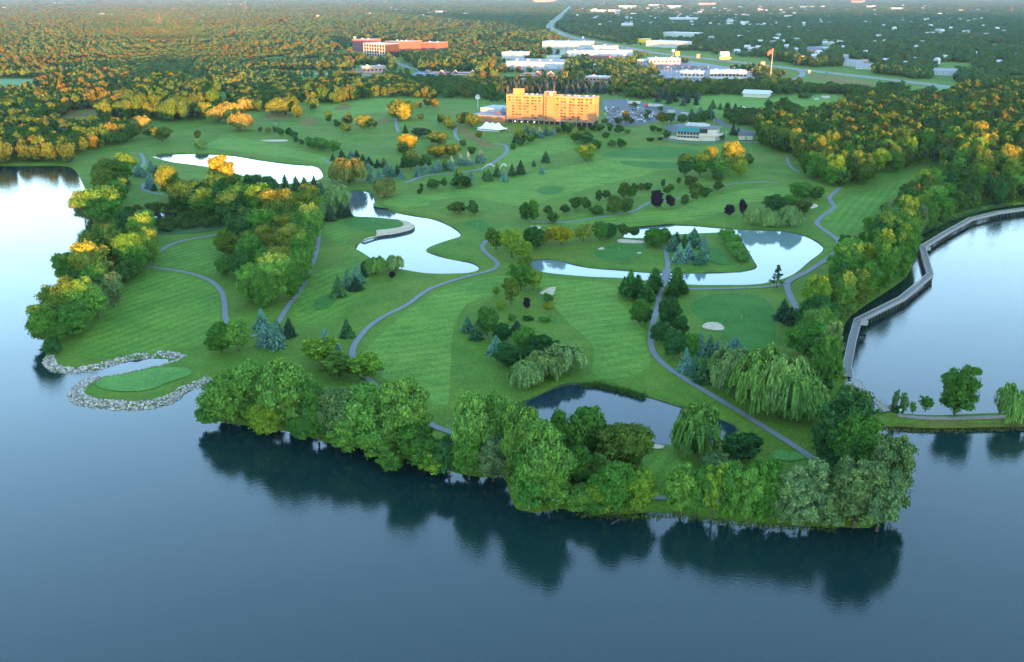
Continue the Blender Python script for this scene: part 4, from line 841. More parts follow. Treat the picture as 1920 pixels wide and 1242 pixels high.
def scatter(name, pts, coll, nvar, label=None, cat=None, pick=None):
    me = bpy.data.meshes.new(name); n = len(pts)
    me.from_pydata([(p[0], p[1], p[4]) for p in pts], [], [])
    a = me.attributes.new('tree_scale', 'FLOAT_VECTOR', 'POINT'); a.data.foreach_set('vector', np.array([(p[2], p[2], p[3]) for p in pts], dtype=np.float32).ravel())
    rr = np.random.RandomState(5)
    a = me.attributes.new('tree_turn', 'FLOAT_VECTOR', 'POINT'); rot = np.zeros((n, 3), np.float32); rot[:, 2] = rr.uniform(0, 6.28, n); a.data.foreach_set('vector', rot.ravel())
    a = me.attributes.new('tree_pick', 'INT', 'POINT'); a.data.foreach_set('value', (rr.randint(0, nvar, n) if pick is None else pick).astype(np.int32))
    o = bpy.data.objects.new(name, me); link(o); tag(o, label, cat, None, 'stuff')
    g = bpy.data.node_groups.new(name + '_nodes', 'GeometryNodeTree')
    g.interface.new_socket('Geometry', in_out='INPUT', socket_type='NodeSocketGeometry'); g.interface.new_socket('Geometry', in_out='OUTPUT', socket_type='NodeSocketGeometry')
    gi = g.nodes.new('NodeGroupInput'); go = g.nodes.new('NodeGroupOutput'); ip = g.nodes.new('GeometryNodeInstanceOnPoints'); ci = g.nodes.new('GeometryNodeCollectionInfo')
    ci.inputs['Collection'].default_value = coll; ci.inputs['Separate Children'].default_value = True; ci.inputs['Reset Children'].default_value = True
    def at(nm, tp):
        x = g.nodes.new('GeometryNodeInputNamedAttribute'); x.data_type = tp; x.inputs['Name'].default_value = nm
        return x.outputs['Attribute']
    ip.inputs['Pick Instance'].default_value = True
    L = g.links.new
    L(gi.outputs[0], ip.inputs['Points']); L(ci.outputs[0], ip.inputs['Instance']); L(at('tree_pick', 'INT'), ip.inputs['Instance Index'])
    L(at('tree_turn', 'FLOAT_VECTOR'), ip.inputs['Rotation']); L(at('tree_scale', 'FLOAT_VECTOR'), ip.inputs['Scale']); L(ip.outputs[0], go.inputs[0])
    md = o.modifiers.new('trees', 'NODES'); md.node_group = g
    return o

# ---- trees with an object each: the largest in view of every kind
LIMIT = 290
ORD = ['first', 'second', 'third', 'fourth', 'fifth', 'sixth', 'seventh', 'eighth', 'ninth', 'tenth', 'eleventh', 'twelfth', 'thirteenth', 'fourteenth', 'fifteenth', 'sixteenth', 'seventeenth', 'eighteenth', 'nineteenth', 'twentieth',
       'twenty-first', 'twenty-second', 'twenty-third', 'twenty-fourth', 'twenty-fifth', 'twenty-sixth', 'twenty-seventh', 'twenty-eighth', 'twenty-ninth', 'thirtieth', 'thirty-first', 'thirty-second', 'thirty-third', 'thirty-fourth', 'thirty-fifth', 'thirty-sixth', 'thirty-seventh', 'thirty-eighth', 'thirty-ninth', 'fortieth']
by = {}
for t in TREES: by.setdefault(NOUN[t['kind']][0], []).append(t)
solo = []
for nm, ts in by.items():
    ts.sort(key=lambda t: -t['area']); solo += ts[:LIMIT]
    for t in ts[LIMIT:]: FILL.append((t['x'], t['y'], t['w'], t['h'], 0))
groups = {}
for t in solo:
    n = NOUN[t['kind']]; t['noun'] = 'tree' if n[0] == 'broadleaf_tree' else n[1]; groups.setdefault((t['place'], t['noun']), []).append(t)
ROWS = ['front row', 'second row', 'third row', 'fourth row', 'fifth row', 'sixth row', 'seventh row', 'eighth row', 'ninth row', 'tenth row']
for (place, noun), ts in groups.items():
    nrow = max(1, math.ceil(len(ts) / 12)); ts.sort(key=lambda t: -P(t['x'], t['y'])[1]); per = math.ceil(len(ts) / nrow)
    for r in range(nrow):
        row = sorted(ts[r * per:(r + 1) * per], key=lambda t: t['px'])
        for i, t in enumerate(row):
            cn = LC[t['col']][1]
            rw = '' if nrow == 1 else ', ' + ROWS[r]
            if len(row) == 1: t['label'] = f"{cn} {noun} {place}{rw}"
            else: t['label'] = f"{cn} {noun} {place}{rw}, {ORD[i]} from left"
            t['group'] = f"{'trees' if noun == 'tree' else noun + 's'} {place}"
rt = random.Random(3)
for t in solo:
    k = t['kind']; mk = 'shrub' if k == 'plum' else k
    z = gz(t['x'], t['y'])
    nm = NOUN[k][0]
    root = empty(nm, (t['x'], t['y'], z), 0.0); tag(root, t['label'], 'shrub' if k == 'shrub' else 'tree', t['group'])
    base = LC[t['col']][0]; j = rt.uniform(.85, 1.15); c = (base[0] * j * rt.uniform(.92, 1.08), base[1] * j, base[2] * j * rt.uniform(.9, 1.1))
    sc = (t['w'], t['w'], t['h']); rz = rt.uniform(0, 6.28)
    if k == 'plum': mk = 'broad'
    inst('crown', rt.choice(CROWN[mk]), root, rz=rz, sc=sc, color=c)
    if k != 'shrub' and t['h'] * scale_at(t['x'], t['y']) > 12:
        w_ = t['w']
        inst('trunk', rt.choice(TRUNK_STRAIGHT if k in ('spruce', 'cedar', 'pine') else TRUNK), root, rz=rz, sc=(w_, w_, t['h']))
def zfill(L4): return [(x, y, w, h, gz(x, y)) for x, y, w, h in L4]
scatter('woodland', zfill([f[:4] for f in FILL]), LIB_B, 5, 'mixed green trees filling in between the larger trees of the woods', 'woodland')
scatter('conifer_belt', zfill(CONE), LIB_C, 3, 'belt of dark and blue conifers behind the hotel', 'conifers')
# unseen wooded hill behind the camera, shaped so its trees shade the low ground
hb = []
rs = np.random.RandomState(9)
for y in np.arange(-330, -520, -14.0):
    for x in np.arange(-1250, 2300, 14.0):
        xx, yy = x + rs.uniform(-5, 5), y + rs.uniform(-5, 5); hb.append((xx, yy, 14 * rs.uniform(.8, 1.3), 14 * rs.uniform(.7, 1.12)))
scatter('far_shore_woodland', zfill(hb), LIB_B, 5, 'woods on the hill across the lake behind the viewpoint', 'woodland')
print('TREES', len(solo), {k: len(v) for k, v in by.items()}, 'FILL', len(FILL), 'FAR', len(FAR), 'CONE', len(CONE), 'HILL', len(hb))

# ================================================================== BUILDINGS AND OTHER BUILT THINGS
def mat(name, col, rough=0.75, var=0.07, scale=0.4, **k):
    M[name] = plain(name, col, rough, var, scale, **k); return M[name]
mat('hotel_upper', (0.37, 0.228, 0.085), 0.85); mat('hotel_lower', (0.33, 0.165, 0.075), 0.85); mat('hotel_base', (0.24, 0.185, 0.15), 0.85)
mat('roof_dark', (0.11, 0.12, 0.14), 0.9); mat('roof_grey', (0.26, 0.28, 0.30), 0.9); mat('roof_pale', (0.52, 0.54, 0.56), 0.85); mat('white_wall', (0.42, 0.43, 0.42), 0.8); mat('white_roof', (0.50, 0.51, 0.52), 0.7)
mat('cream', (0.55, 0.50, 0.40), 0.85); mat('green_roof', (0.03, 0.17, 0.14), 0.55); mat('brick', (0.21, 0.082, 0.062), 0.9, 0.2); mat('brick_dark', (0.17, 0.075, 0.085), 0.9, 0.2); mat('pink_wall', (0.40, 0.25, 0.20), 0.85)  # the pink also holds orange sunlight on some far walls
mat('grey_wall', (0.36, 0.40, 0.41), 0.85); mat('blue_roof', (0.15, 0.20, 0.28), 0.7); mat('steel', (0.42, 0.43, 0.44), 0.5); mat('mast_steel', (0.20, 0.15, 0.13), 0.7); mat('wood_grey', (0.25, 0.24, 0.22), 0.9, 0.18, 1.5); mat('wood_dark', (0.10, 0.095, 0.085), 0.95, 0.2, 2.0)
mat('wood_pale', (0.38, 0.37, 0.34), 0.9, 0.15, 1.5); mat('canvas', (0.80, 0.80, 0.82), 0.6, 0.03); mat('sign_yellow', (0.75, 0.42, 0.02), 0.5, 0.03); mat('sign_blue', (0.08, 0.22, 0.62), 0.5, 0.03); mat('sign_red', (0.55, 0.06, 0.04), 0.5, 0.05); mat('tyre', (0.02, 0.02, 0.02), 0.9)
mat('flag_red', (0.55, 0.09, 0.08), 0.8, 0.2, 1.0); mat('tan_sign', (0.55, 0.36, 0.22), 0.8)
gm, gn, gb = nodes_of('window_glass'); gb.inputs['Base Color'].default_value = (0.045, 0.035, 0.03, 1); gb.inputs['Roughness'].default_value = 0.12; M['glass'] = gm
M['paint'] = paint('vehicle_paint'); M['curtain'] = plain('window_curtain', (0.22, 0.12, 0.06), 0.6, 0.3, 0.3)
M['lamp_glow'] = bpy.data.materials.new('lit_globe'); M['lamp_glow'].use_nodes = True
_b = M['lamp_glow'].node_tree.nodes['Principled BSDF']; _b.inputs['Emission Color'].default_value = (1, 0.86, 0.6, 1); _b.inputs['Emission Strength'].default_value = 0.35

class MB:
    def __init__(s): s.v = []; s.f = []; s.m = []
    def box(s, x0, y0, z0, x1, y1, z1, m=0):
        b = len(s.v); s.v += [(x, y, z) for z in (z0, z1) for x, y in ((x0, y0), (x1, y0), (x1, y1), (x0, y1))]
        for q in ((0, 3, 2, 1), (4, 5, 6, 7), (0, 1, 5, 4), (1, 2, 6, 5), (2, 3, 7, 6), (3, 0, 4, 7)): s.f.append([i + b for i in q]); s.m.append(m)
        return s
    def prism(s, prof, y0, y1, m=0):   # profile in x,z run along y
        b = len(s.v); n = len(prof); s.v += [(x, y0, z) for x, z in prof] + [(x, y1, z) for x, z in prof]
        s.f.append([b + i for i in range(n)]); s.f.append([b + n + i for i in range(n)][::-1]); s.m += [m, m]
        for i in range(n): j = (i + 1) % n; s.f.append([b + i, b + n + i, b + n + j, b + j]); s.m.append(m)
        return s
    def prismx(s, prof, x0, x1, m=0):  # profile in y,z run along x
        b = len(s.v); n = len(prof); s.v += [(x0, y, z) for y, z in prof] + [(x1, y, z) for y, z in prof]
        s.f.append([b + i for i in range(n)][::-1]); s.f.append([b + n + i for i in range(n)]); s.m += [m, m]
        for i in range(n): j = (i + 1) % n; s.f.append([b + i, b + j, b + n + j, b + n + i]); s.m.append(m)
        return s
    def poly(s, pts, z0, z1, m=0):
        b = len(s.v); n = len(pts); s.v += [(x, y, z0) for x, y in pts] + [(x, y, z1) for x, y in pts]
        s.f.append([b + i for i in range(n)][::-1]); s.f.append([b + n + i for i in range(n)]); s.m += [m, m]
        for i in range(n): j = (i + 1) % n; s.f.append([b + i, b + j, b + n + j, b + n + i]); s.m.append(m)
        return s
    def tube(s, p, q, r0, r1=None, n=6, m=0):
        v, f = tube(p, q, r0, r0 if r1 is None else r1, n); b = len(s.v); s.v += v; s.f += [[i + b for i in x] for x in f]; s.m += [m] * len(f)
        s.f.append([b + i for i in range(n)][::-1]); s.f.append([b + n + i for i in range(n)]); s.m += [m, m]
        return s
    def ball(s, c, r, m=0, sc=(1, 1, 1)):
        b = len(s.v); s.v += [(c[0] + r * p[0] * sc[0], c[1] + r * p[1] * sc[1], c[2] + r * p[2] * sc[2]) for p in ICO2[0]]; s.f += [[i + b for i in x] for x in ICO2[1]]; s.m += [m] * len(ICO2[1]); return s
    def mesh(s, name, mats):
        me = bpy.data.meshes.new(name); me.from_pydata(s.v, [], s.f); [me.materials.append(x) for x in (mats if isinstance(mats, list) else [mats])]
        me.polygons.foreach_set('material_index', s.m); me.update(); return me
    def build(s, name, mats, parent=None, loc=(0, 0, 0), rz=0.0, **k): return inst(name, s.mesh(name, mats), parent, loc, rz, **k)

# a window: a frame standing proud of the wall round a darker pane (origin at its lower middle, front towards -y)
def window_meshes(w, h, fr, gl):
    f = MB(); t = .12
    f.box(-w / 2, -.10, 0, -w / 2 + t, .04, h).box(w / 2 - t, -.10, 0, w / 2, .04, h).box(-w / 2 + t, -.10, 0, w / 2 - t, .04, t).box(-w / 2 + t, -.10, h - t, w / 2 - t, .04, h)
    p = MB().box(-w / 2 + t, -.05, t, w / 2 - t, .03, h - t)
    return f.mesh('window_mesh', fr), p.mesh('pane_mesh', gl)
def add_window(parent, ms, x, y, z, rz=0.0):
    o = inst('window', ms[0], parent, (x, y, z), rz); inst('pane', ms[1], o); return o

class Site:                            # frame of a building: x along its front from the left corner, y to the back, z up
    def __init__(s, name, label, cat, L, Rr, z=None, group=None):
        a = np.array(G(*L)); b = np.array(G(*Rr)); d = b - a; s.W = float(np.hypot(*d)); s.rz = math.atan2(d[1], d[0])
        s.z = gz(*a) if z is None else z
        s.o = empty(name, (a[0], a[1], min(s.z, gz(*b)) if z is None else z), s.rz); tag(s.o, label, cat, group)
        s.a = a
    def h(s, row, y=0.0): return rise(s.a[1] + y, row, s.o.location.z)

# ---------------------------------------------------------------- hotel
ht = Site('hotel', 'long orange and yellow nine-storey hotel with a stair tower on its front', 'hotel', (950, 231.5), (1113, 239))
W = ht.W; HH = 31.0; DP = 19.0; fl = 3.02; z0 = HH - 0.8 - 8 * fl
zs = z0 + 6 * fl + .1
MB().box(0, 0, z0, W, DP, zs).build('lower_wall', M['hotel_lower'], ht.o)
MB().box(-.12, -.12, zs, W + .12, DP + .12, HH - .6).build('upper_wall', M['hotel_upper'], ht.o)
MB().box(-.3, -.3, HH - .6, W + .3, .5, HH + .3).box(-.3, DP - .5, HH - .6, W + .3, DP + .3, HH + .3).box(-.3, .5, HH - .6, .5, DP - .5, HH + .3).box(W - .5, .5, HH - .6, W + .3, DP - .5, HH + .3).build('parapet', M['hotel_upper'], ht.o)
MB().box(.5, .5, HH - .6, W - .5, DP - .5, HH - .2).build('roof', M['roof_grey'], ht.o)
MB().box(.4, 3.2, -.5, W - .4, DP - .4, z0).build('podium_wall', M['glass'], ht.o)  # dark glass colour stands for the shade behind the pillars
MB().box(-1.2, -1.4, z0 - 1.0, W + .8, -.25, z0 + .35).build('podium_fascia', M['hotel_base'], ht.o)
for k in range(17):
    x = 1.0 + k * (W - 2) / 16
    MB().box(x - .45, -.9, -.6, x + .45, -.1, z0 - 1.0).build('pillar', M['hotel_base'], ht.o)
for xx in (W * .40, W * .53, W * .86):   # gabled porches on the podium roof
    MB().prism([(xx - 4.5, z0 + .3), (xx + 4.5, z0 + .3), (xx, z0 + 2.6)], -3.2, -.2).build('porch_gable', M['hotel_base'], ht.o)
for k in range(4):
    x = W * (.095 + .075 * k); MB().ball((x, 1.4, 2.9), .55).build('globe_lamp', M['lamp_glow'], ht.o)
tx0, tx1 = W * .445, W * .555
MB().box(tx0, -3.0, z0 - 1, tx1, 6.0, HH + 4.8).build('stair_tower', M['hotel_lower'], ht.o)
MB().box(tx0 + .3, -2.7, HH + 4.8, tx1 - .3, 5.7, HH + 5.1).build('tower_roof', M['roof_grey'], ht.o)
MB().box(W * .06, 5.0, HH - .2, W * .165, 12.5, HH + 6.2).build('roof_penthouse', M['hotel_upper'], ht.o)
MB().ball((W * .61, 4, HH - .1), 2.0, 0, (1.3, 1, .9)).build('roof_dome', M['pink_wall'], ht.o)
for k, x in enumerate((.2, .26, .31, .37, .68, .74, .8, .88, .95)): MB().box(W * x, 6 + k % 3 * 3, HH - .2, W * x + 1.6, 8 + k % 3 * 3, HH + 1.1).build('roof_vent', M['steel'], ht.o)
MB().tube((tx1 - 1.5, 2, HH + 4.8), (tx1 - 1.5, 2, HH + 13), .12, .06).build('antenna', M['steel'], ht.o)
w_dark = window_meshes(2.9, 1.85, M['hotel_lower'], M['glass']); w_warm = window_meshes(2.9, 1.85, M['hotel_lower'], M['curtain']); w_slot = window_meshes(1.9, 2.0, M['hotel_lower'], M['glass']); w_end = window_meshes(1.2, 1.7, M['hotel_lower'], M['glass'])
colsL = [.035, .077, .122, .157, .212, .246, .302, .336, .383]; colsR = [.587, .636, .672, .733, .768, .829, .864, .918, .962]
rw = random.Random(5)
for r in range(8):
    zz = z0 + r * fl + .6; yy = -.12 if r >= 6 else 0.0
    for c in colsL + colsR:
        if r < 6 and c in (.035, .962): continue
        add_window(ht.o, w_dark if rw.random() < (.75 if r >= 6 else .42) else w_warm, c * W, yy, zz)
    add_window(ht.o, w_slot, tx0 + W * .022, -3.0, zz + .2)
    for yy2 in (6.2, 12.8):
        add_window(ht.o, w_end, W + (.12 if r >= 6 else 0), yy2, zz, R(90))
# emblem on the tower: red letter A beside a pale swirl disc
ax = (tx0 + tx1) / 2 - 1.2; az = HH + .5
MB().prism([(ax - 2.1, az), (ax - 1.2, az), (ax + .1, az + 3.1), (ax + .1, az + 4.3), (ax - .3, az + 4.3)], -3.25, -3.0).prism([(ax + .1, az + 4.3), (ax + .1, az + 3.1), (ax + .9, az), (ax + 1.8, az), (ax + .5, az + 4.3)], -3.25, -3.0).box(ax - 1.0, -3.25, az + 1.1, ax + .8, -3.0, az + 1.8).build('emblem_letter', M['sign_red'], ht.o)
dc = (ax + 3.4, az + 2.2)
MB().prism([(dc[0] + 2.1 * math.cos(k * math.pi / 12), dc[1] + 2.2 * math.sin(k * math.pi / 12)) for k in range(24)], -3.22, -3.0).build('emblem_disc', M['white_wall'], ht.o)
MB().prism([(dc[0] + .1, dc[1] + 1.0), (dc[0] + .55, dc[1] + .9), (dc[0] + 1.25, dc[1] - .6), (dc[0] + .9, dc[1] - .7)], -3.3, -3.22).build('emblem_swirl', M['roof_dark'], ht.o)
# low wing with its plant rooms
an = Site('hotel_annex', 'low grey function wing with tan front beside the orange hotel', 'building', (884, 227), (947, 231))
W2 = an.W
MB().box(0, 0, -.5, W2, 34, 6.4).build('wall', M['hotel_lower'], an.o); MB().box(-.4, -.4, 6.4, W2 + .2, 34.4, 7.1).build('roof', M['roof_grey'], an.o)
MB().box(-4, 30, -.5, W2 * .55, 62, 10.5).build('rear_hall', M['grey_wall'], an.o); MB().box(-4.3, 29.7, 10.5, W2 * .55 + .3, 62.3, 11.2).build('rear_roof', M['grey_wall'], an.o)
MB().box(W2 * .5, 34.6, -.5, W2 - 1, 58, 12.5).build('plant_room', M['grey_wall'], an.o)
MB().box(W2 * .62, 34.3, 8.5, W2 * .72, 34.55, 11).build('louvre', M['glass'], an.o); MB().box(W2 * .8, 34.3, 8.5, W2 * .9, 34.55, 11).build('louvre', M['glass'], an.o)
MB().prismx([(8, 7.1), (20, 7.1), (14, 10.5)], W2 * .55, W2 * .98).build('pitched_roof', M['roof_dark'], an.o)
sd_ = G(896, 205); sdz = 13.0
d = empty('satellite_dish', (sd_[0], sd_[1], gz(*sd_))); tag(d, 'white round dish aerial above the grey function wing', 'satellite dish')
MB().tube((0, 0, -.5), (0, 0, 13), .5, .4).build('mast', M['steel'], d)
v_, f_ = [], []
for i in range(6):
    for k in range(18): r_ = 3.1 * i / 5; v_.append((r_ * math.cos(k * R(20)), -1.0 + .12 * r_ * r_ * -1 + 1.2, 15 + r_ * math.sin(k * R(20))))
for i in range(5):
    for k in range(18): f_.append([i * 18 + k, i * 18 + (k + 1) % 18, (i + 1) * 18 + (k + 1) % 18, (i + 1) * 18 + k])
mesh_obj('reflector', v_, f_, M['white_wall'], d, smooth=True)
# ---------------------------------------------------------------- party tent
tn = Site('party_tent', 'white three-peaked party tent on the grass in front of the hotel', 'tent', (895, 243.5), (936, 247.5))
Wt, Dt = tn.W, 15.0
nx, ny = 30, 12; tv, tf = [], []
for j in range(ny + 1):
    for i in range(nx + 1):
        x, y = i / nx, j / ny; e = min(1, 3.0 * min(y, 1 - y) * 1.0) ; ex = min(1, min(x, 1 - x) / .2)
        z = 2.6 + 3.6 * (min(e, 1) ** 1.25) * (ex ** 1.2)
        for pk in (.24, .5, .76): z += 2.3 * max(0, 1 - math.hypot((x - pk) * Wt, (y - .5) * Dt) / 4.6) ** 1.6
        tv.append((x * Wt, y * Dt, z))
for j in range(ny):
    for i in range(nx): a = j * (nx + 1) + i; tf.append([a, a + 1, a + nx + 2, a + nx + 1])
mesh_obj('canopy', tv, tf, M['canvas'], tn.o, smooth=True)
for sx in range(9): MB().tube((Wt * sx / 8, 0, -.4), (Wt * sx / 8, 0, 2.6), .07).build('pole', M['steel'], tn.o)
MB().box(0, -.06, 1.9, Wt, -.02, 2.62).box(0, -.06, -.1, Wt, -.02, .6).box(Wt - .02, 0, 1.9, Wt + .04, Dt, 2.62).box(-.04, 0, -.1, .02, Dt, 2.62).box(0, Dt - .04, -.1, Wt, Dt + .02, 2.62).build('side_wall', M['canvas'], tn.o)
for sx in range(16): MB().box(Wt * (sx + .5) / 16 - .22, -.075, .5, Wt * (sx + .5) / 16 + .22, -.03, 2.0).build('wall_strip', M['canvas'], tn.o)

# ---------------------------------------------------------------- clubhouse
cb = Site('clubhouse', 'two-level clubhouse with green front roof and cream terrace', 'clubhouse', (1269, 262), (1313, 264.5))
Wc = cb.W; cb.o.scale = (.93, .93, .95)
MB().box(-1, -.6, -.6, Wc + 1, .3, 2.6).box(-1, .3, -.6, -.3, 12, 2.6).build('terrace_wall', M['cream'], cb.o)
MB().box(0, 1.2, -.5, Wc, 26, 9.4).build('wall', M['roof_dark'], cb.o)
MB().box(-.4, -.4, 4.7, Wc + .4, 1.2, 5.3).build('balcony', M['cream'], cb.o)
for k in range(8): MB().box(Wc * k / 7 - .2, -.3, 2.6, Wc * k / 7 + .2, .1, 9.4).build('post', M['white_wall'], cb.o)
wb = window_meshes(Wc / 9, 2.3, M['steel'], M['glass'])
for k in range(7):
    for zz in (2.4, 6.2): add_window(cb.o, wb, Wc * (k + .5) / 7, 1.2, zz)
v8 = [(-1.2, -1.4, 8.9), (Wc + 1.2, -1.4, 8.9), (Wc - 1, 5, 12.0), (1, 5, 12.0), (-1.2, -1.4, 8.6), (Wc + 1.2, -1.4, 8.6)]
mesh_obj('green_front_roof', v8 + [(Wc - 1, 5, 11.7), (1, 5, 11.7)], [(0, 1, 2, 3), (4, 7, 6, 5), (0, 4, 5, 1), (1, 5, 6, 2), (2, 6, 7, 3), (3, 7, 4, 0)], M['green_roof'], cb.o)
MB().poly([(1, 5.05), (Wc - 1, 5.05), (Wc + 16, 7), (Wc + 20, 22), (Wc + 4, 40), (-6, 38), (-9, 18)], 11.4, 12.1).build('roof', M['roof_dark'], cb.o)
MB().poly([(Wc, 1.3), (Wc + 16, 6), (Wc + 19, 20), (Wc, 25)], -.5, 5.0).build('side_wing', M['cream'], cb.o)
MB().poly([(Wc + .3, .2), (Wc + 19, 4.0), (Wc + 22, 18), (Wc + .3, 8)], 5.0, 7.2).build('side_balcony', M['cream'], cb.o)
MB().poly([(Wc + .5, 6), (Wc + 7, 8), (Wc + 6.5, 24), (Wc + .5, 24)], 7.2, 11.4).build('side_glazing', M['glass'], cb.o)
MB().poly([(Wc + 7.2, 7.5), (Wc + 16, 9.5), (Wc + 17, 22), (Wc + 7.2, 24)], 7.2, 11.4).build('cream_block', M['cream'], cb.o)
MB().poly([(4, 20), (Wc * .9, 18), (Wc + 6, 24), (Wc, 32), (5, 31)], 12.1, 14.2).build('roof_lantern', M['white_wall'], cb.o)
for k in range(4): MB().box(6 + 5 * k, 22, 14.2, 7.5 + 5 * k, 24, 15.3).build('roof_vent', M['steel'], cb.o)
MB().box(-16, 1, .2, -1.5, 5, 3.2).build('awning', M['white_wall'], cb.o)
sh = Site('maintenance_shed', 'small cream shed with a dark hipped roof right of the clubhouse', 'shed', (1386, 262), (1411, 262.5))
MB().box(0, 0, -.5, sh.W, 9, 4.2).build('wall', M['cream'], sh.o); MB().prismx([(-.8, 4.1), (9.8, 4.1), (6.5, 7.0), (2.5, 7.0)], -.8, sh.W + .8).build('roof', M['roof_dark'], sh.o)
MB().box(sh.W * .4, -.08, 0, sh.W * .6, .02, 2.8).build('door', M['roof_grey'], sh.o)

# ---------------------------------------------------------------- the town beyond
BB = []
def block(name, label, L, Rr, top, depth, wall, roof='roof_grey', wins=None, cat='building', units=0, group=None, hmin=4.0, doors=0):
    s = Site(name, label, cat, L, Rr, z=LAND, group=group); h = max(hmin, s.h(top)); w = s.W; BB.append((L[0], Rr[0], top, max(L[1], Rr[1])))
    MB().box(0, 0, -.6, w, depth, h).build('wall', M[wall], s.o); MB().box(-.25, -.25, h, w + .25, depth + .25, h + .7).build('roof', M[roof], s.o)
    if wins:
        nx_, nz_, ww, wh = wins; ms = window_meshes(ww, wh, M['roof_grey'], M['glass'])
        for r in range(nz_):
            for k in range(nx_): add_window(s.o, ms, w * (k + .5) / nx_, 0, h * (r + .5) / nz_ - wh / 2)
    for k in range(units): MB().box(w * (k + .5) / units - 2, depth * .4, h + .7, w * (k + .5) / units + 2, depth * .4 + 4, h + 2.6).build('roof_unit', M['steel'], s.o)
    for k in range(doors): MB().box(w * (k + .5) / doors - 2, -.12, 0, w * (k + .5) / doors + 2, .02, min(4, h * .7)).build('loading_door', M['roof_grey'], s.o)
    return s, h
def town():
    # brick office complex
    s, h = block('office_building', 'dark brick left wing of the far office complex', (661, 97), (684, 98), 74.5, 60, 'brick_dark', 'pink_wall', (9, 5, 2.6, 2.2), units=2)
    d = MB(); d.ball((4, 6, h + 4), 3.6); d.build('roof_dome', M['white_wall'], s.o)
    s, h = block('office_building', 'white-framed glass entrance block of the far office complex', (683, 105), (722, 108), 81, 40, 'glass', 'roof_pale')
    for k in range(9): MB().box(s.W * k / 8 - 1.0, -.7, -.5, s.W * k / 8 + 1.0, -.05, h).build('white_column', M['white_wall'], s.o)
    for r in range(5): MB().box(-1, -.6, h * r / 4.2 - .8, s.W + 1, -.08, h * r / 4.2 + .6).build('white_band', M['white_wall'], s.o)
    block('office_building', 'sunlit orange-brick middle block of the far office complex', (722, 97), (747, 99), 77.5, 70, 'brick', 'pink_wall', (10, 5, 2.6, 2.2), units=3)
    block('office_building', 'long red-brick right wing of the far office complex', (748.5, 98), (789, 97), 82, 50, 'brick', 'roof_pale', (16, 4, 2.4, 2.2), units=4)
    block('office_building', 'red-brick end block of the far office complex', (790, 97), (819, 98), 80, 50, 'brick', 'pink_wall', (12, 4, 2.4, 2.2), units=2)
    # small pink building, shopping strips with gables
    block('shop_building', 'pink flat-roofed shop building beside the gravel track', (680, 138), (724, 137), 126, 30, 'pink_wall', 'roof_grey', (6, 1, 4, 3), units=2)
    block('shop_building', 'low slate-roofed annex of the pink shop building', (661, 138), (679, 138), 132, 24, 'hotel_base', 'roof_dark')
    def strip(L, Rr, top, gab, label):
        s, h = block('shopping_strip', label, L, Rr, top + 4, 26, 'brick', 'pink_wall', (int(7), 1, 6, 3.2), group='gabled shopping strips')
        MB().box(-.4, -2.2, h * .55, s.W + .4, -.1, h * .75).build('canopy', M['white_wall'], s.o)
        for g in gab:
            x = s.W * g; MB().prism([(x - 6.5, h * .8), (x + 6.5, h * .8), (x, h + 4.6)], -1.6, 16).build('gable', M['brick'], s.o)
            MB().prism([(x - 8, h * .78), (x - 6.8, h * .78), (x, h + 4.6), (x + 6.8, h * .78), (x + 8, h * .78), (x, h + 6.0)], -2.0, -1.65).build('white_gable_trim', M['white_wall'], s.o)
    strip((797, 144), (836, 145), 133, (.12, .82), 'gabled shopping strip between the two roadside trees, left part')
    strip((850, 145), (889, 145), 134, (.1, .92), 'gabled shopping strip right of the yellow roadside tree')
    strip((976, 146), (1011, 147), 135, (.93,), 'gabled red shopping strip behind the hotel roof penthouse')
    strip((1025, 147), (1040, 147), 136, (.5,), 'short single-gabled shop behind the hotel stair tower')
    s, h = block('bank_building', 'low slate-blue hipped roof building left of the shopping strip', (775, 150), (806, 151), 144, 26, 'cream', 'blue_roof')
    MB().prismx([(-2, h + .7), (28, h + .7), (18, h + 5), (8, h + 5)], -2, s.W + 2).build('hipped_roof', M['blue_roof'], s.o)
    block('shop_building', 'long white-fronted pink shop behind the hotel', (1097, 153), (1140, 155), 144, 24, 'pink_wall', 'white_roof', (6, 1, 5, 3), units=2)
    # warehouses
    block('warehouse', 'large white sunlit warehouse nearest the motorway', (1017, 91), (1108, 92), 79, 70, 'white_wall', 'roof_pale', units=3, doors=5)
    block('warehouse', 'grey windowless warehouse right of the white one', (1110, 95), (1149, 96), 86, 40, 'grey_wall', 'roof_grey', units=1)
    block('warehouse', 'long pale warehouse with dark shrubs along its front', (1064, 107), (1185, 105), 96.5, 60, 'white_wall', 'roof_grey', units=3, doors=7)
    block('warehouse', 'big grey-roofed store with pale walls behind the shops', (950, 128), (1058, 130), 116, 90, 'grey_wall', 'roof_grey', units=5, doors=5)
    block('warehouse', 'white upper hall at the back of the grey-roofed store', (941, 110), (982, 111), 98.5, 40, 'white_wall', 'white_roof', units=2)
    block('warehouse', 'small white box hall beside the grey-roofed store', (1025, 113), (1042, 114), 105.5, 20, 'white_wall', 'white_roof')
    block('shop_building', 'low red-brick building in front of the long warehouse', (1106, 113), (1146, 113), 106, 24, 'brick', 'roof_dark', (9, 1, 3, 2.5))
    s, h = block('sports_hall', 'pale hall with a yellow end block beyond the car dealers', (1211, 88), (1270, 91), 77, 60, 'white_wall', 'white_roof', units=2)
    block('sports_hall', 'yellow end block of the pale far hall', (1197, 80), (1211, 80.5), 73, 30, 'sign_yellow', 'cream')
    block('warehouse', 'white flat hall furthest up behind the car dealers', (1243, 69), (1302, 71), 61, 60, 'white_wall', 'white_roof', doors=4)
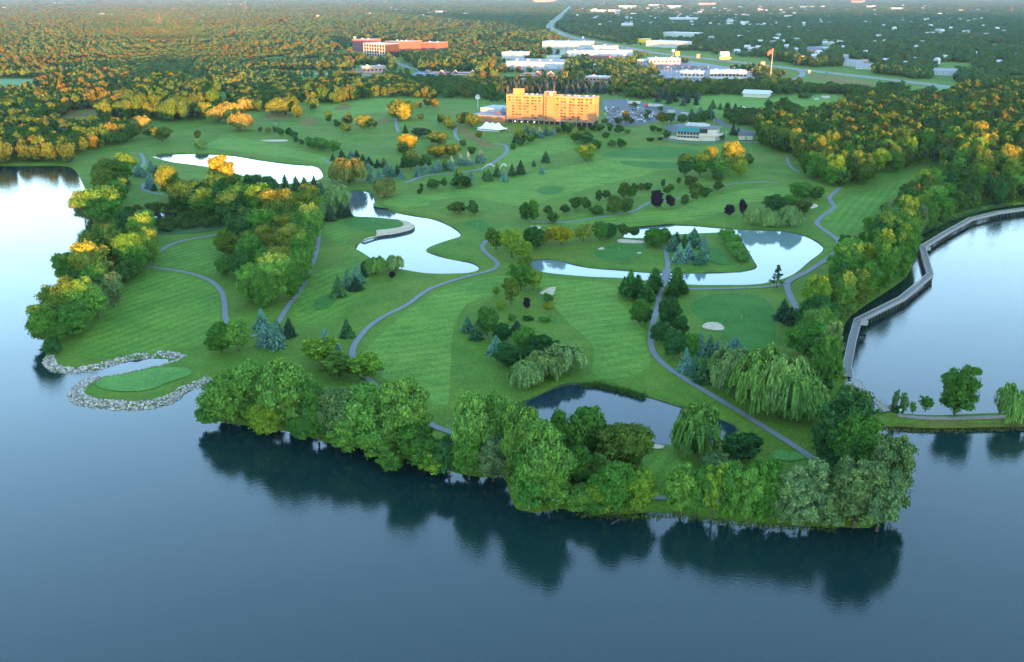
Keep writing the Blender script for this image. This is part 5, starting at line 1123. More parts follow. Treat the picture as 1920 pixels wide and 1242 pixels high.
    # dealers
    block('car_showroom', 'white showroom with dark glazed left end', (1217, 121), (1275, 121), 110.5, 36, 'white_wall', 'white_roof', (8, 1, 4, 4), units=2)
    block('car_showroom', 'low white annex on the left of the upper showroom', (1195, 119), (1216, 120), 112.5, 30, 'white_wall', 'white_roof', (4, 1, 3, 3))
    block('car_showroom', 'white lower showroom with blue glass front', (1331, 148), (1400, 149), 134, 40, 'white_wall', 'white_roof', (10, 1, 5, 3.6), units=3)
    block('car_showroom', 'pale service hall left of the lower showroom', (1274, 146), (1319, 147), 135, 36, 'white_wall', 'white_roof', (6, 1, 4, 3), units=2)
    s, h = block('restaurant', 'sunlit white gabled restaurant by the motorway with yellow awnings', (1352, 112), (1367, 112), 104, 18, 'white_wall', 'roof_pale')
    MB().prismx([(-1, h + .5), (19, h + .5), (9, h + 7)], -1, s.W + 1).build('pitched_roof', M['roof_pale'], s.o); MB().box(-4, -4, 2, s.W + 3, -.3, 5).build('awning', M['sign_yellow'], s.o)
    # pavilion roofs on the far fairway
    s, h = block('pavilion', 'broad grey-roofed pavilion beyond the far fairway', (1393, 182), (1438, 184), 176, 28, 'cream', 'roof_pale')
    MB().prismx([(-2, h + .6), (30, h + .6), (14, h + 4.5)], -2, s.W + 2).build('pitched_roof', M['roof_pale'], s.o)
    # houses
    def house(L, Rr, top, depth, wall, roof, label):
        s = Site('house', label, 'house', L, Rr, z=LAND, group='houses among the trees beyond the motorway'); h = max(4, s.h(top)) * .6; w = s.W; BB.append((L[0], Rr[0], top, max(L[1], Rr[1])))
        MB().box(0, 0, -.5, w, depth, h).build('wall', M[wall], s.o); MB().prismx([(-.8, h), (depth + .8, h), (depth / 2, h * 1.65)], -.8, w + .8).build('roof', M[roof], s.o)
        ms = window_meshes(1.4, 1.4, M['white_wall'], M['glass'])
        for k in range(3): add_window(s.o, ms, w * (k + .5) / 3, 0, h * .4)
    house((1580, 124), (1607, 126), 111, 20, 'white_wall', 'roof_grey', 'grey-roofed house at the left of the roadside pair')
    house((1604, 130), (1634, 131), 119, 18, 'white_wall', 'roof_grey', 'grey-roofed house nearest the motorway')
    house((1615, 121), (1628, 121), 112, 14, 'pink_wall', 'pink_wall', 'small sunlit house behind the grey roofs')
    house((1748, 141), (1790, 143), 128, 22, 'grey_wall', 'roof_grey', 'long grey-roofed house alone at the right')
    house((1512, 97), (1538, 98), 88, 16, 'pink_wall', 'blue_roof', 'pink-walled blue-roofed house beyond the flagpole')
    house((1530, 94), (1554, 94), 88, 14, 'white_wall', 'white_roof', 'white-roofed house behind the pink-walled one')
    for i, (x, y, w, l) in enumerate([(1470, 91, 10, 'white house left of the far house row'), (1488, 97, 11, 'white house right above the flagpole'), (1502, 112, 7, 'tall white roadside box building'), (1524, 115, 10, 'white roadside hall by the motorway bend'), (1541, 85, 13, 'pale blue-roofed house up the slope'), (1568, 84, 10, 'upper pale house of the slope pair'),
                                      (1576, 93, 8, 'small white house below the slope pair'), (1395, 92, 9, 'white house above the restaurant'), (1403, 96, 8, 'small white house beside the upper roadside trees'), (1416, 93, 8, 'pale house behind the restaurant at right'), (1376, 100, 9, 'grey house beside the restaurant'), (1655, 117, 10, 'pale end-gabled house among dark trees'), (1690, 122, 9, 'pale house in the dark trees at right'),
                                      (1712, 92, 5, 'tiny white house in the right woods'), (1760, 62, 6, 'lone white house far up the right woods'), (1826, 104, 7, 'pale house in the right-hand woods'), (1868, 120, 8, 'white house low in the right-hand woods'), (1503, 49, 9, 'white house far up the middle woods')]):
        house((x, y), (x + w, y + .3), y - 7.5, 12, 'white_wall', 'white_roof' if i % 3 else 'roof_pale', l)
    # far flat buildings close to the horizon
    far = [(1160, 14, 32, 'white_wall', 'long sunlit pale building near the horizon'), (1252, 37, 58, 'white_wall', 'long pink-lit roof far behind the dealers'), (1360, 42, 16, 'white_wall', 'small white hall right of the pink-lit roof'), (1386, 44, 20, 'white_wall', 'pale hall at the edge of the far woods'), 
           (1596, 5, 22, 'pink_wall', 'broad orange tower block on the horizon'), (1624, 14, 12, 'white_wall', 'white hall below the orange horizon block'), (1670, 18, 22, 'white_wall', 'thin sunlit white hall far right'), (1216, 12, 20, 'white_wall', 'white roofs near the horizon at centre'), (1250, 14, 26, 'white_wall', 'blue-white halls near the horizon'), (1310, 9, 30, 'pink_wall', 'long orange-lit block on the horizon'),
           (1500, 15, 12, 'white_wall', 'small white hall far up the right woods'), (816, 24, 14, 'white_wall', 'small white hall in the upper middle woods'), (1000, 4, 40, 'pink_wall', 'long orange-lit hall on the horizon left of the motorway'), (1165, 48, 22, 'roof_pale', 'grey roof in the woods right of the motorway'), (1105, 22, 30, 'white_wall', 'row of white roofs right of the motorway end'),
           (1140, 22, 24, 'white_wall', 'second row of white roofs right of the motorway end'), (1470, 32, 14, 'white_wall', 'pale hall in the far woods above the flagpole'), (1650, 50, 10, 'white_wall', 'thin white hall in the far right woods')]
    for x, y, w, m_, l in far: block('distant_building', l, (x, y), (x + w, y + .15), y - 3.2, 40 + w, m_, 'white_roof' if m_ == 'white_wall' else m_, hmin=7)  # pink walls put the orange light into the horizon blocks
town()
def town_trees():
    rs = np.random.RandomState(41); X, Y = np.meshgrid(np.arange(-300, 1300, 15.0), np.arange(1250, 3600, 15.0)); X = X.ravel() + rs.uniform(-7, 7, X.size); Y = Y.ravel() + rs.uniform(-7, 7, Y.size)
    px, py = P(X, Y, LAND); k = (px > 720) & (px < 1480) & (py > 66) & (py < 160)
    n1 = np.sin(X / 43 + 1.3 * np.sin(Y / 71)) * np.sin(Y / 61 + np.sin(X / 53)); k &= n1 > np.where((px > 1180) & (px < 1425) & (py > 108), .32, -.15)
    for x0, x1, t, b in BB: k &= ~((px > x0 - 4) & (px < x1 + 4) & (py > t - 1) & (py < b + 3.5))
    for L in LOTS + [[(720, 100), (745, 100), (795, 135), (780, 147), (730, 146)]]: k &= ~in_poly(px, py, L)
    for i in range(len(HWY) - 1):
        (ax_, ay_), (bx_, by_) = HWY[i], HWY[i + 1]; dx, dy = bx_ - ax_, by_ - ay_; t = np.clip(((px - ax_) * dx + (py - ay_) * dy) / (dx * dx + dy * dy), 0, 1)
        qx, qy = ax_ + t * dx, ay_ + t * dy; half = 2.2 + (qy + 13) * .045
        k &= ~((np.abs(py - qy) < half * 1.3) & (np.abs(px - qx) < half * 2.0))
    pts = [(x, y, 10 * rs.uniform(.6, 1.4), 9 * rs.uniform(.6, 1.35), LAND) for x, y in zip(X[k], Y[k])]
    scatter('town_trees', pts, LIB_F, 5, 'green trees scattered between the halls and car parks', 'trees')
LOTS = [[(1195, 123), (1275, 123), (1335, 126), (1330, 135), (1230, 134)], [(1225, 140), (1265, 136), (1330, 136), (1410, 140), (1420, 156), (1330, 156), (1240, 154)], [(790, 147), (895, 147), (905, 156), (800, 159)], [(1455, 160), (1475, 138), (1512, 128), (1512, 142), (1480, 162)]]
town_trees()
fX = np.array([q[4] for q in FAR]); fY = P(np.array([q[0] for q in FAR]), np.array([q[1] for q in FAR]), LAND)[1]; kp_ = np.ones(len(FAR), bool)
for x0, x1, t, b in BB: kp_ &= ~((fX > x0 - 2) & (fX < x1 + 2) & (fY > t) & (fY < b + 3 + .05 * b))
FAR = [q for q, k_ in zip(FAR, kp_) if k_]
rp = np.random.RandomState(6); fpx = np.array([f[4] for f in FAR]); fxy = np.array([f[:2] for f in FAR])
pw = np.interp(fpx, [0, 500, 900, 1920], [.38, .24, .07, .0]) + .25 * np.sin(fxy[:, 0] / 130 + np.sin(fxy[:, 1] / 190)) * np.sin(fxy[:, 1] / 170)  # sun-tinted crowns commoner to the left, painting in the sunlit side
pick = np.where(rp.uniform(0, 1, len(FAR)) < pw, rp.randint(4, 6, len(FAR)), rp.randint(0, 4, len(FAR)))
scatter('far_woodland', [(f[0], f[1], f[2], f[3], LAND) for f in FAR], LIB_F, 6, 'green and rust coloured woods stretching to the horizon', 'woodland', pick)
sheet('parking_lot', [(1188, 113), (1280, 113), (1335, 121), (1405, 133), (1425, 152), (1240, 154), (1200, 135)], M['hwy'], .22, 25, False)
sheet('parking_lot', [(930, 112), (1062, 116), (1064, 132), (950, 132)], M['hwy'], .22, 25, False)
sheet('parking_lot', [(1015, 93), (1190, 98), (1192, 111), (1060, 111)], M['hwy'], .22, 25, False)
# ---------------------------------------------------------------- roads and car parks
def hwy(): 
    pts = HWY[::-1]; w = GP(pts, LAND)
    ribbon('motorway', w, 25.0, M['hwy'], .30, 25, True, cols=6)
    ribbon('median_strip', w, 3.0, M['scrub'], .38, 25, True, cols=1)
    for o_ in (-11.2, -6.6, 6.6, 11.2):
        c = spline(w, 25, False); q = []
        for i, p in enumerate(c):
            a = np.array(c[max(0, i - 1)]); b = np.array(c[min(len(c) - 1, i + 1)]); t = (b - a) / (np.linalg.norm(b - a) + 1e-9); q.append((p[0] - t[1] * o_, p[1] + t[0] * o_))
        ribbon('lane_marking', q, .35, M['line'], .36, 40, True, cols=1)
    return w
hw = hwy()
ribbon('road', [(735, 142), (772, 141), (789, 137), (782, 131), (760, 125), (742, 117), (735, 108), (727, 102)], 11, M['hwy'], .3, 12)
ribbon('road', [(1318, 212), (1338, 222), (1352, 231), (1372, 238), (1395, 246), (1418, 253)], 9, M['asphalt'], .3, 8)
ribbon('road', [(1462, 160), (1482, 153), (1497, 146), (1505, 140), (1502, 134), (1490, 131)], 10, M['hwy'], .3, 10)
ribbon('road', [(1060, 154), (1145, 157), (1240, 155), (1340, 156), (1440, 158)], 10, M['hwy'], .3, 15)
ribbon('road', [(1240, 262), (1300, 269), (1350, 268), (1420, 266)], 5, M['path'], .3, 8)
ribbon('road', [(930, 152), (965, 150), (990, 147), (940, 158), (935, 168)], 8, M['hwy'], .3, 10)
sheet('parking_lot', [(1128, 190), (1160, 186), (1205, 192), (1258, 201), (1292, 213), (1290, 224), (1240, 227), (1200, 236), (1150, 236), (1132, 230)], M['asphalt'], .3, 15, False)
sheet('parking_lot', [(1195, 123), (1275, 123), (1335, 126), (1330, 132), (1230, 131)], M['asphalt'], .3, 25, False)
sheet('parking_lot', [(1225, 140), (1265, 136), (1330, 136), (1410, 140), (1420, 152), (1330, 152), (1240, 150)], M['hwy'], .3, 25, False)
sheet('parking_lot', [(790, 147), (895, 147), (905, 153), (800, 156)], M['hwy'], .3, 25, False)
sheet('parking_lot', [(1240, 240), (1262, 235), (1300, 238), (1310, 243), (1260, 250)], M['asphalt'], .3, 10, False)
for k in range(7):
    ribbon('bay_marking', [(1132 + k * 4, 196 + k * 4.6), (1168 + k * 9, 197.5 + k * 4.4)], .22, M['line'], .34, 20, cols=1)

# ---------------------------------------------------------------- vehicles
def car_mesh(kind):
    b = MB(); L, Wd = {'car': (4.5, 1.8), 'suv': (4.8, 1.9), 'van': (5.4, 2.0)}[kind]
    hb, hr = {'car': (.95, 1.45), 'suv': (1.1, 1.8), 'van': (1.15, 2.1)}[kind]
    prof = [(-L / 2, .35), (L / 2, .35), (L / 2, hb * .78), (L / 2 - .2, hb * .9), (L * .2, hb), (-L * .46, hb), (-L / 2, hb * .85)]
    b.prism(prof, -Wd / 2, Wd / 2, 0)
    cab = {'car': [(-L * .40, hb), (L * .2, hb), (L * .06, hr), (-L * .26, hr)], 'suv': [(-L * .46, hb), (L * .2, hb), (L * .1, hr), (-L * .43, hr)], 'van': [(-L * .48, hb), (L * .3, hb), (L * .2, hr), (-L * .47, hr)]}[kind]
    b.prism(cab, -Wd / 2 + .1, Wd / 2 - .1, 1)
    b.box(cab[3][0] + .05, -Wd / 2 + .12, hr, cab[2][0] - .05, Wd / 2 - .12, hr + .04, 0)
    for x in (-L * .31, L * .31):
        for s in (-1, 1): b.tube((x, s * (Wd / 2 - .22), .34), (x, s * (Wd / 2 + .02), .34), .34, .34, 10, 2)
    return b.mesh('car_mesh', [M['paint'], M['glass'], M['tyre']])
CARS = [car_mesh('car'), car_mesh('suv'), car_mesh('van')]; CN = ['saloon car', 'tall car', 'van']
CC = [((.75, .75, .75), 'white'), ((.75, .75, .75), 'white'), ((.42, .44, .46), 'silver'), ((.03, .03, .035), 'black'), ((.05, .08, .2), 'dark blue'), ((.35, .03, .03), 'red'), ((.16, .17, .18), 'grey'), ((.3, .45, .5), 'pale blue')]
def cars(place, group, rows, seed, dens=.85, head=None, sp=2.9):
    rs = random.Random(seed); n = 0; made = []
    for a, b in rows:
        A, B = np.array(G(*a)), np.array(G(*b)); d = B - A; l = np.linalg.norm(d); d /= l; ang = math.atan2(d[1], d[0]) + R(90 if head is None else head); k = int(l / sp)
        for i in range(k):
            if rs.random() > dens: continue
            q = A + d * (i + .5) * sp; c = CC[rs.randrange(len(CC))]; t = rs.choice([0, 0, 1, 1, 2])
            made.append((q, ang + (math.pi if rs.random() < .5 else 0) + rs.uniform(-.03, .03), c, t))
    cnt = {}
    per = {}
    for q, an_, c, t in made: per[(c[1], t)] = per.get((c[1], t), 0) + 1
    made.sort(key=lambda m: P(m[0][0], m[0][1])[0])
    for q, an_, c, t in made:
        key = (c[1], t); cnt[key] = cnt.get(key, 0) + 1
        o = inst('parked_car', CARS[t], None, (q[0], q[1], gz(*q) + .32), an_, color=c[0])
        lab = f"{c[1]} {CN[t]} {place}" + (f", {ORD[min(39, cnt[key] - 1)]} of its look from left" if per[key] > 1 else '')
        tag(o, lab, 'car', group)
def far_town():
    rs = np.random.RandomState(55); vs_, fs_, mi_ = [], [], []
    for n, x0, x1, y0, y1 in ((150, 1080, 1560, 14, 52), (60, 1560, 1900, 12, 60), (40, 0, 900, 4, 34), (16, 1290, 1500, 52, 88), (26, 1500, 1900, 60, 125)):
        for k in range(n):
            px_, py_ = rs.uniform(x0, x1), y0 + (y1 - y0) * rs.uniform() ** 1.3; x, y = G(px_, py_); w, d_, h = rs.uniform(7, 17), rs.uniform(7, 14), rs.uniform(8, 13); A = rs.uniform(-.5, .5); b = len(vs_)
            if y > 6000: w *= 2.2; d_ *= 2
            for z in (0, h):
                for sx, sy in ((-1, -1), (1, -1), (1, 1), (-1, 1)): vs_.append((x + (sx * w * math.cos(A) - sy * d_ * math.sin(A)) / 2, y + (sx * w * math.sin(A) + sy * d_ * math.cos(A)) / 2, LAND + z))
            vs_ += [(x - w * .5 * math.cos(A), y - w * .5 * math.sin(A), LAND + h * 1.3), (x + w * .5 * math.cos(A), y + w * .5 * math.sin(A), LAND + h * 1.3)]
            q = rs.randint(3)
            for f in ((0, 1, 5, 4), (1, 2, 6, 5), (2, 3, 7, 6), (3, 0, 4, 7)): fs_.append([b + i for i in f]); mi_.append(0 if q else 2)
            for f in ((4, 5, b + 9 - b, b + 8 - b), (6, 7, 8, 9), (5, 6, 9), (7, 4, 8)): fs_.append([b + i for i in f]); mi_.append(1 if q == 1 else 2)
    o = mesh_obj('distant_town', vs_, fs_, [M['white_wall'], M['roof_pale'], M['roof_grey']], matidx=mi_); tag(o, 'pale roofs of the far-off town scattered among the trees', 'town', None, 'stuff')
far_town()
cars('in the hotel parking lot', 'cars in the hotel parking lot', [((1134, 206), (1215, 208)), ((1132, 211), (1232, 214)), ((1132, 217), (1235, 219)), ((1136, 223), (1238, 222)), ((1140, 229), (1215, 229)), ((1172, 200), (1206, 204)), ((1134, 203), (1166, 204)), ((1145, 226), (1232, 225.5))], 4, .8, sp=3.0)
cars('on the upper showroom lot', 'cars on the upper showroom lot', [((1198, 126), (1330, 129)), ((1200, 123.5), (1328, 126.5))], 5, .75, sp=4.0)
cars('on the lower showroom lot', 'cars on the lower showroom lot', [((1232, 143), (1272, 147)), ((1400, 146), (1420, 149)), ((1280, 150.5), (1330, 151)), ((1236, 147), (1274, 150.5)), ((1280, 148.6), (1326, 149.2))], 6, .7, sp=4.2)
def traffic():
    c = spline(hw, 12, False); rs = random.Random(8); made = []
    for k in range(26):
        i = int(len(c) * (rs.uniform(.05, .97))); i = max(1, min(len(c) - 2, i)); a, b = np.array(c[i - 1]), np.array(c[i + 1]); t = (b - a) / np.linalg.norm(b - a); s = rs.choice((-9, -4.2, 4.2, 9))
        q = (c[i][0] - t[1] * s, c[i][1] + t[0] * s); px = P(q[0], q[1])[0]
        if any(math.dist(q, m[0]) < 9 for m in made): continue
        made.append((q, math.atan2(t[1], t[0]) + (math.pi if s > 0 else 0), CC[rs.randrange(len(CC))], rs.choice((0, 1, 2)), px))
    made.sort(key=lambda m: m[4]); tot = {}
    for m in made: tot[(m[2][1], m[3])] = tot.get((m[2][1], m[3]), 0) + 1
    cn = {}
    for q, an_, col, t, px in made:
        k = (col[1], t); cn[k] = cn.get(k, 0) + 1
        tag(inst('moving_car', CARS[t], None, (q[0], q[1], LAND + .32), an_, color=col[0]), f"{col[1]} {CN[t]} driving on the motorway" + (f", {ORD[cn[k] - 1]} of its look from left" if tot[k] > 1 else ''), 'car', 'cars on the motorway')
traffic()
def trailer(px, ang, L, label, cabcol=None):
    q = G(*px); o = empty('trailer_truck' if cabcol else 'box_trailer', (q[0], q[1], gz(*q) + .3), R(ang)); tag(o, label, 'truck' if cabcol else 'trailer')
    MB().box(-L / 2, -1.3, 1.1, L / 2, 1.3, 4.1).build('cargo_box', M['white_wall'], o)
    MB().box(-L / 2 + .2, -.5, .8, L / 2 - .2, .5, 1.08).build('chassis', M['roof_dark'], o)
    for x in (-L / 2 + 1.2, -L / 2 + 2.4) + ((L / 2 - 1.5,) if not cabcol else ()):
        for s in (-1, 1): MB().tube((x, s * .85, .5), (x, s * 1.25, .5), .5, .5, 12).build('wheel', M['tyre'], o)
    if cabcol:
        c = MB(); c.prism([(L / 2 + .5, .6), (L / 2 + 5.2, .6), (L / 2 + 5.2, 1.9), (L / 2 + 3.6, 2.2), (L / 2 + 3.2, 3.6), (L / 2 + .5, 3.7)], -1.2, 1.2); cb_ = c.build('cab', M['sign_red'], o)
        MB().prism([(L / 2 + 3.28, 2.35), (L / 2 + 3.65, 2.3), (L / 2 + 3.28, 3.4)], -1.1, 1.1).build('windscreen', M['glass'], cb_)
        for x in (L / 2 + 1.3, L / 2 + 4.2):
            for s in (-1, 1): MB().tube((x, s * .8, .5), (x, s * 1.2, .5), .5, .5, 12).build('wheel', M['tyre'], o)
trailer((1189, 197), -12, 15.5, 'white box trailer at the far edge of the hotel lot'); trailer((1229, 203.5), 152, 18, 'long white semi-trailer with a red cab in the hotel lot', True); trailer((1259, 213), -28, 8.5, 'short white box trailer at the right end of the hotel lot'); trailer((1283, 216.5), -25, 8, 'low white trailer half hidden by lot trees')
# ---------------------------------------------------------------- poles, signs, masts
def pole_thing(px, top, name, label, cat, group=None, build=None, r=.16):
    q = G(*px); z = gz(*q); h = rise(q[1], top, z); o = empty(name, (q[0], q[1], z)); tag(o, label, cat, group)
    MB().tube((0, 0, -.4), (0, 0, h), r, r * .6).build('pole', M['steel'], o)
    if build: build(o, h)
    return o
def fl_(o, h):
    v, f = [], []
    for i in range(9):
        for j in range(5): v.append((-i * .95 - .2, .5 * math.sin(i * .8) , h - 1.0 - j * 1.5 - i * i * .055))
    for i in range(8):
        for j in range(4): a = i * 5 + j; f.append([a, a + 5, a + 6, a + 1])
    mesh_obj('flag', v, f, M['flag_red'], o, smooth=True); MB().ball((0, 0, h + .3), .6).build('finial', M['sign_yellow'], o)
pole_thing((1444, 152), 92, 'flagpole', 'very tall flagpole with a drooping red flag', 'flagpole', None, fl_, .55)
def lamp(o, h): MB().box(-1.4, -.5, h, 1.4, .5, h + .4).build('lamp_head', M['white_wall'], o)
LP = [(1228, 135, 124), (1245, 143, 127), (1250, 144, 125.5), (1253, 143, 126), (1258, 145, 129), (1268, 146, 134), (1279, 140, 126), (1291, 141, 126), (1295, 147, 134), (1302, 146, 131), (1311, 144, 130), (1327, 143, 126), (1376, 141, 126.5), (1404, 148, 134), (1409, 146, 130), (1423, 143, 126)]
for i, (x, b, t_) in enumerate(LP): pole_thing((x, b), t_, 'lot_light', f"tall white lot light at the showrooms, {ORD[i]} from left", 'street light', 'lot lights at the car showrooms', lamp)
LP2 = [(1150, 180, 175), (1168, 178, 173), (1155, 184, 180.5), (1176, 197, 187), (1197, 216, 202), (1236, 224, 213), (1254, 237, 228), (1361, 262, 249), (942, 150, 143), (938, 165, 155), (1380, 232, 226), (1338, 232, 226)]
for i, (x, b, t_) in enumerate(sorted(LP2)): pole_thing((x, b), t_, 'street_lamp', f"slim street lamp around the hotel grounds, {ORD[i]} from left", 'street light', 'street lamps around the hotel', lambda o, h: MB().ball((0, 0, h + .2), .75).build('lamp_globe', M['white_wall'], o))
def board(w, hh, m):
    def f(o, h): MB().box(-w / 2, -.4, h - hh, w / 2, .4, h).build('sign_panel', M[m], o)
    return f
def ysign(o, h):
    MB().box(-4.2, -.5, h - 9, 4.2, .5, h).build('sign_panel', M['sign_yellow'], o); MB().box(-2.6, -.62, h - 7.5, -1.0, -.52, h - 2).box(.4, -.62, h - 7.5, 2.0, -.52, h - 2).build('sign_marks', M['roof_dark'], o)
pole_thing((1270, 110), 97, 'roadside_sign', 'square yellow pole sign beside the motorway', 'sign', None, ysign, .5)
pole_thing((1262, 106), 92.5, 'roadside_sign', 'square blue pole sign left of the yellow sign', 'sign', None, board(7, 6, 'sign_blue'), .4)
pole_thing((1093, 75), 69, 'roadside_sign', 'small blue sign beside the motorway slip road', 'sign', None, board(6, 7, 'sign_blue'), .3)
pole_thing((1309, 110), 102, 'roadside_sign', 'small pink-lit panel sign beside the motorway', 'sign', None, board(7, 8, 'pink_wall'), .4)
pole_thing((1430, 124), 116, 'roadside_sign', 'square pale billboard left of the flagpole', 'billboard', None, board(8, 8, 'pink_wall'), .4)
pole_thing((1503, 121), 105.5, 'roadside_sign', 'upright white billboard across the motorway', 'billboard', None, board(9, 12, 'white_wall'), .5)
pole_thing((1517, 140), 132, 'roadside_sign', 'small pale sign by the slip road', 'sign', None, board(5, 6, 'tan_sign'), .3)
pole_thing((1115, 130), 119.5, 'roadside_sign', 'tilted white billboard among the roadside trees', 'billboard', None, board(5, 10, 'white_wall'), .4)
pole_thing((1063, 146), 136, 'roadside_sign', 'slim yellow pole sign behind the hotel', 'sign', None, board(2.6, 7, 'sign_yellow'), .3)
pole_thing((1179, 143), 136.5, 'roadside_sign', 'slim yellow pole sign right of the hotel', 'sign', None, board(2.6, 6, 'sign_yellow'), .3)
pole_thing((1085, 158), 141, 'flagstaff', 'white flagstaff behind the hotel, left of the pair', 'pole'); pole_thing((1124, 158), 141, 'flagstaff', 'white flagstaff behind the hotel, right of the pair', 'pole')
def mast(px, top, label, wid=4.0):
    q = G(*px); h = rise(q[1], top, LAND); o = empty('lattice_mast', (q[0], q[1], LAND)); tag(o, label, 'mast', 'masts on the skyline'); m = MB(); n = 7
    for sx, sy in ((-1, -1), (1, -1), (1, 1), (-1, 1)): m.tube((sx * wid, sy * wid, 0), (sx * wid * .12, sy * wid * .12, h), .3, .2, 4)
    m.build('legs', M['mast_steel'], o); m = MB()
    for k in range(n):
        a = wid * (1 - .88 * k / n); b = wid * (1 - .88 * (k + 1) / n); z0_, z1_ = h * k / n, h * (k + 1) / n
        for s in (-1, 1): m.tube((-a, s * a, z0_), (b, s * b, z1_), .14, .14, 4).tube((a, s * a, z0_), (-b, s * b, z1_), .14, .14, 4)
    m.build('bracing', M['mast_steel'], o)
mast((1176, 36), 19, 'lattice mast in the woods right of the motorway', 7); mast((300, 46), 24, 'lattice mast in the upper left woods', 5); mast((461, 22), 2, 'lattice mast near the horizon at upper left', 6); mast((1132, 12), 0, 'lattice mast on the horizon right of the motorway', 7)
mast((1397, 34), 22, 'lattice mast above the long pink-lit roof', 6); mast((1612, 36), 20, 'lattice mast in the far right woods', 5); mast((1488, 105), 85, 'thin lattice mast beside the house row', 1.6); mast((1311, 70), 59, 'thin lattice mast behind the white hall', 2)
mast((1896, 24), 5, 'lattice mast at the far right horizon', 6); mast((325, 24), 16, 'lattice mast second from left near the horizon', 5)

# ================================================================== THE SHORE: stone edging, boardwalk, footbridge, small golf things
M['stone_var'] = None
sm, sn, sb = nodes_of('boulder'); gi_ = N(sn, 'ShaderNodeNewGeometry'); t_ = noise(sn, 1.2, 4)
cc = ramp(sn, gi_.outputs['Random Per Island'], [(0, (0.13, 0.12, 0.11)), (.4, (0.29, 0.265, 0.23)), (.75, (0.42, 0.375, 0.31)), (1, (0.58, 0.54, 0.48))])
cc = mixc(sn, cc, ramp(sn, t_.outputs['Fac'], [(.3, (.75,) * 3), (.7, (1.15,) * 3)]), 1.0, 'MULTIPLY'); sn.links.new(cc, sb.inputs['Base Color']); sb.inputs['Roughness'].default_value = .9
def riprap(lines, label, spacing=.8):
    rs = np.random.RandomState(21); vs_, fs_ = [], []
    for pts, wa, wb in lines:          # width on the land side (left of travel) and water side
        c = spline(GP(pts, .4), .8, False); L = len(c)
        for i in range(L - 1):
            a, b = np.array(c[i]), np.array(c[i + 1]); t = (b - a) / (np.linalg.norm(b - a) + 1e-9); n = np.array((-t[1], t[0])); seg = np.linalg.norm(b - a)
            m = max(1, int(seg * (wa + wb) / (spacing * spacing * .55)))
            for k in range(m):
                s = rs.uniform(-wb, wa); q = a + t * rs.uniform(0, seg) + n * s
                z = gz(q[0], q[1], -9)
                z = -.1 + rs.uniform(-.1, .15) if z < -5 else z + .02 + rs.uniform(0, .12)
                r = spacing * rs.uniform(.36, .78); sc = r * rs.uniform(.65, 1.2, 3); sc[2] *= .75; A = rs.uniform(0, 6.28); ca, sa = math.cos(A), math.sin(A)
                p = ICO1[0] * rs.uniform(.78, 1.15, (len(ICO1[0]), 1)) * sc; p = np.stack([p[:, 0] * ca - p[:, 1] * sa, p[:, 0] * sa + p[:, 1] * ca, p[:, 2]], 1) + np.array((q[0], q[1], z))
                base = len(vs_); vs_ += p.tolist(); fs_ += [[x + base for x in f] for f in ICO1[1]]
    o = mesh_obj('riprap_stones', vs_, fs_, sm); tag(o, label, 'stones', None, 'stuff'); return o
riprap([([(83, 670), (84, 681), (94, 692), (112, 698), (144, 698), (180, 692), (214, 683), (245, 675), (283, 669), (308, 668), (326, 672), (334, 676)], 3.6, .6),
        ([(334, 676), (322, 681), (300, 686.5)], 1.2, .6),
        ([(300, 686), (258, 695), (219, 704.5), (191, 708)], .9, .5), ([(191, 708), (165, 710), (146, 720), (133, 733), (131, 744), (141, 755), (165, 761), (206, 765), (245, 767), (283, 764), (320, 755), (340, 744)], 5.0, .6),
        ([(340, 742), (346, 735), (368, 726), (400, 713)], 3.6, .6), ([(378, 752), (392, 744), (404, 738)], 2.2, .6)], 'pale boulders edging the peninsula green and its inlet')
# timber edge of the sandy beach on the winding pond
ev = MB(); c = spline(GP([(677, 454.5), (707, 445.5), (738, 441.5), (771, 434.5), (777.5, 428), (774, 421.5)], .4), 1.2, False)
bw = empty('timber_edging', (0, 0, 0)); tag(bw, 'dark timber edging along the beach bunker on the winding pond', 'edging')
for i in range(len(c) - 1):
    a, b = c[i], c[i + 1]; ev.tube((a[0], a[1], -.6), (a[0], a[1], .75), .17, .15, 5); ev.tube((a[0], a[1], .55), (b[0], b[1], .55), .14, .14, 4)
tag(ev.build('edge_post', M['wood_dark'], bw), kind='stuff')

# ---- boardwalk over the right-hand lake
BW = [(1935, 392), (1870, 401), (1820, 413), (1775, 438), (1729, 466), (1737, 495), (1744, 518), (1690, 563), (1650, 583), (1608, 604), (1598, 640), (1588, 690), (1590, 706)]
bpts = [np.array(G(x, y, 2.6)) for x, y in BW]; DZ = 2.6; BWW = 3.0
bo = empty('boardwalk', (bpts[6][0], bpts[6][1], 0)); tag(bo, 'long grey timber boardwalk zigzagging over the right-hand lake', 'boardwalk')
off = np.array((bpts[6][0], bpts[6][1]))
post_me = MB().tube((0, 0, -2.5), (0, 0, DZ - .2), .16, .16, 6).mesh('post_mesh', M['wood_dark']); rail_me = MB().box(-.07, -.07, DZ, .07, .07, DZ + 1.15).mesh('rail_post_mesh', M['wood_pale'])
beams = MB(); rails = MB(); kp = 0
def mitre(i):
    a = bpts[max(0, i - 1)]; b = bpts[i]; c_ = bpts[min(len(bpts) - 1, i + 1)]
    t1 = (b - a) / (np.linalg.norm(b - a) + 1e-9) if i > 0 else (c_ - b) / np.linalg.norm(c_ - b); t2 = (c_ - b) / (np.linalg.norm(c_ - b) + 1e-9) if i < len(bpts) - 1 else t1
    n1, n2 = np.array((-t1[1], t1[0])), np.array((-t2[1], t2[0])); n = n1 + n2; n /= np.linalg.norm(n); return n / max(.5, float(n @ n1))
nm_ = [mitre(i) for i in range(len(bpts))]
pm = []
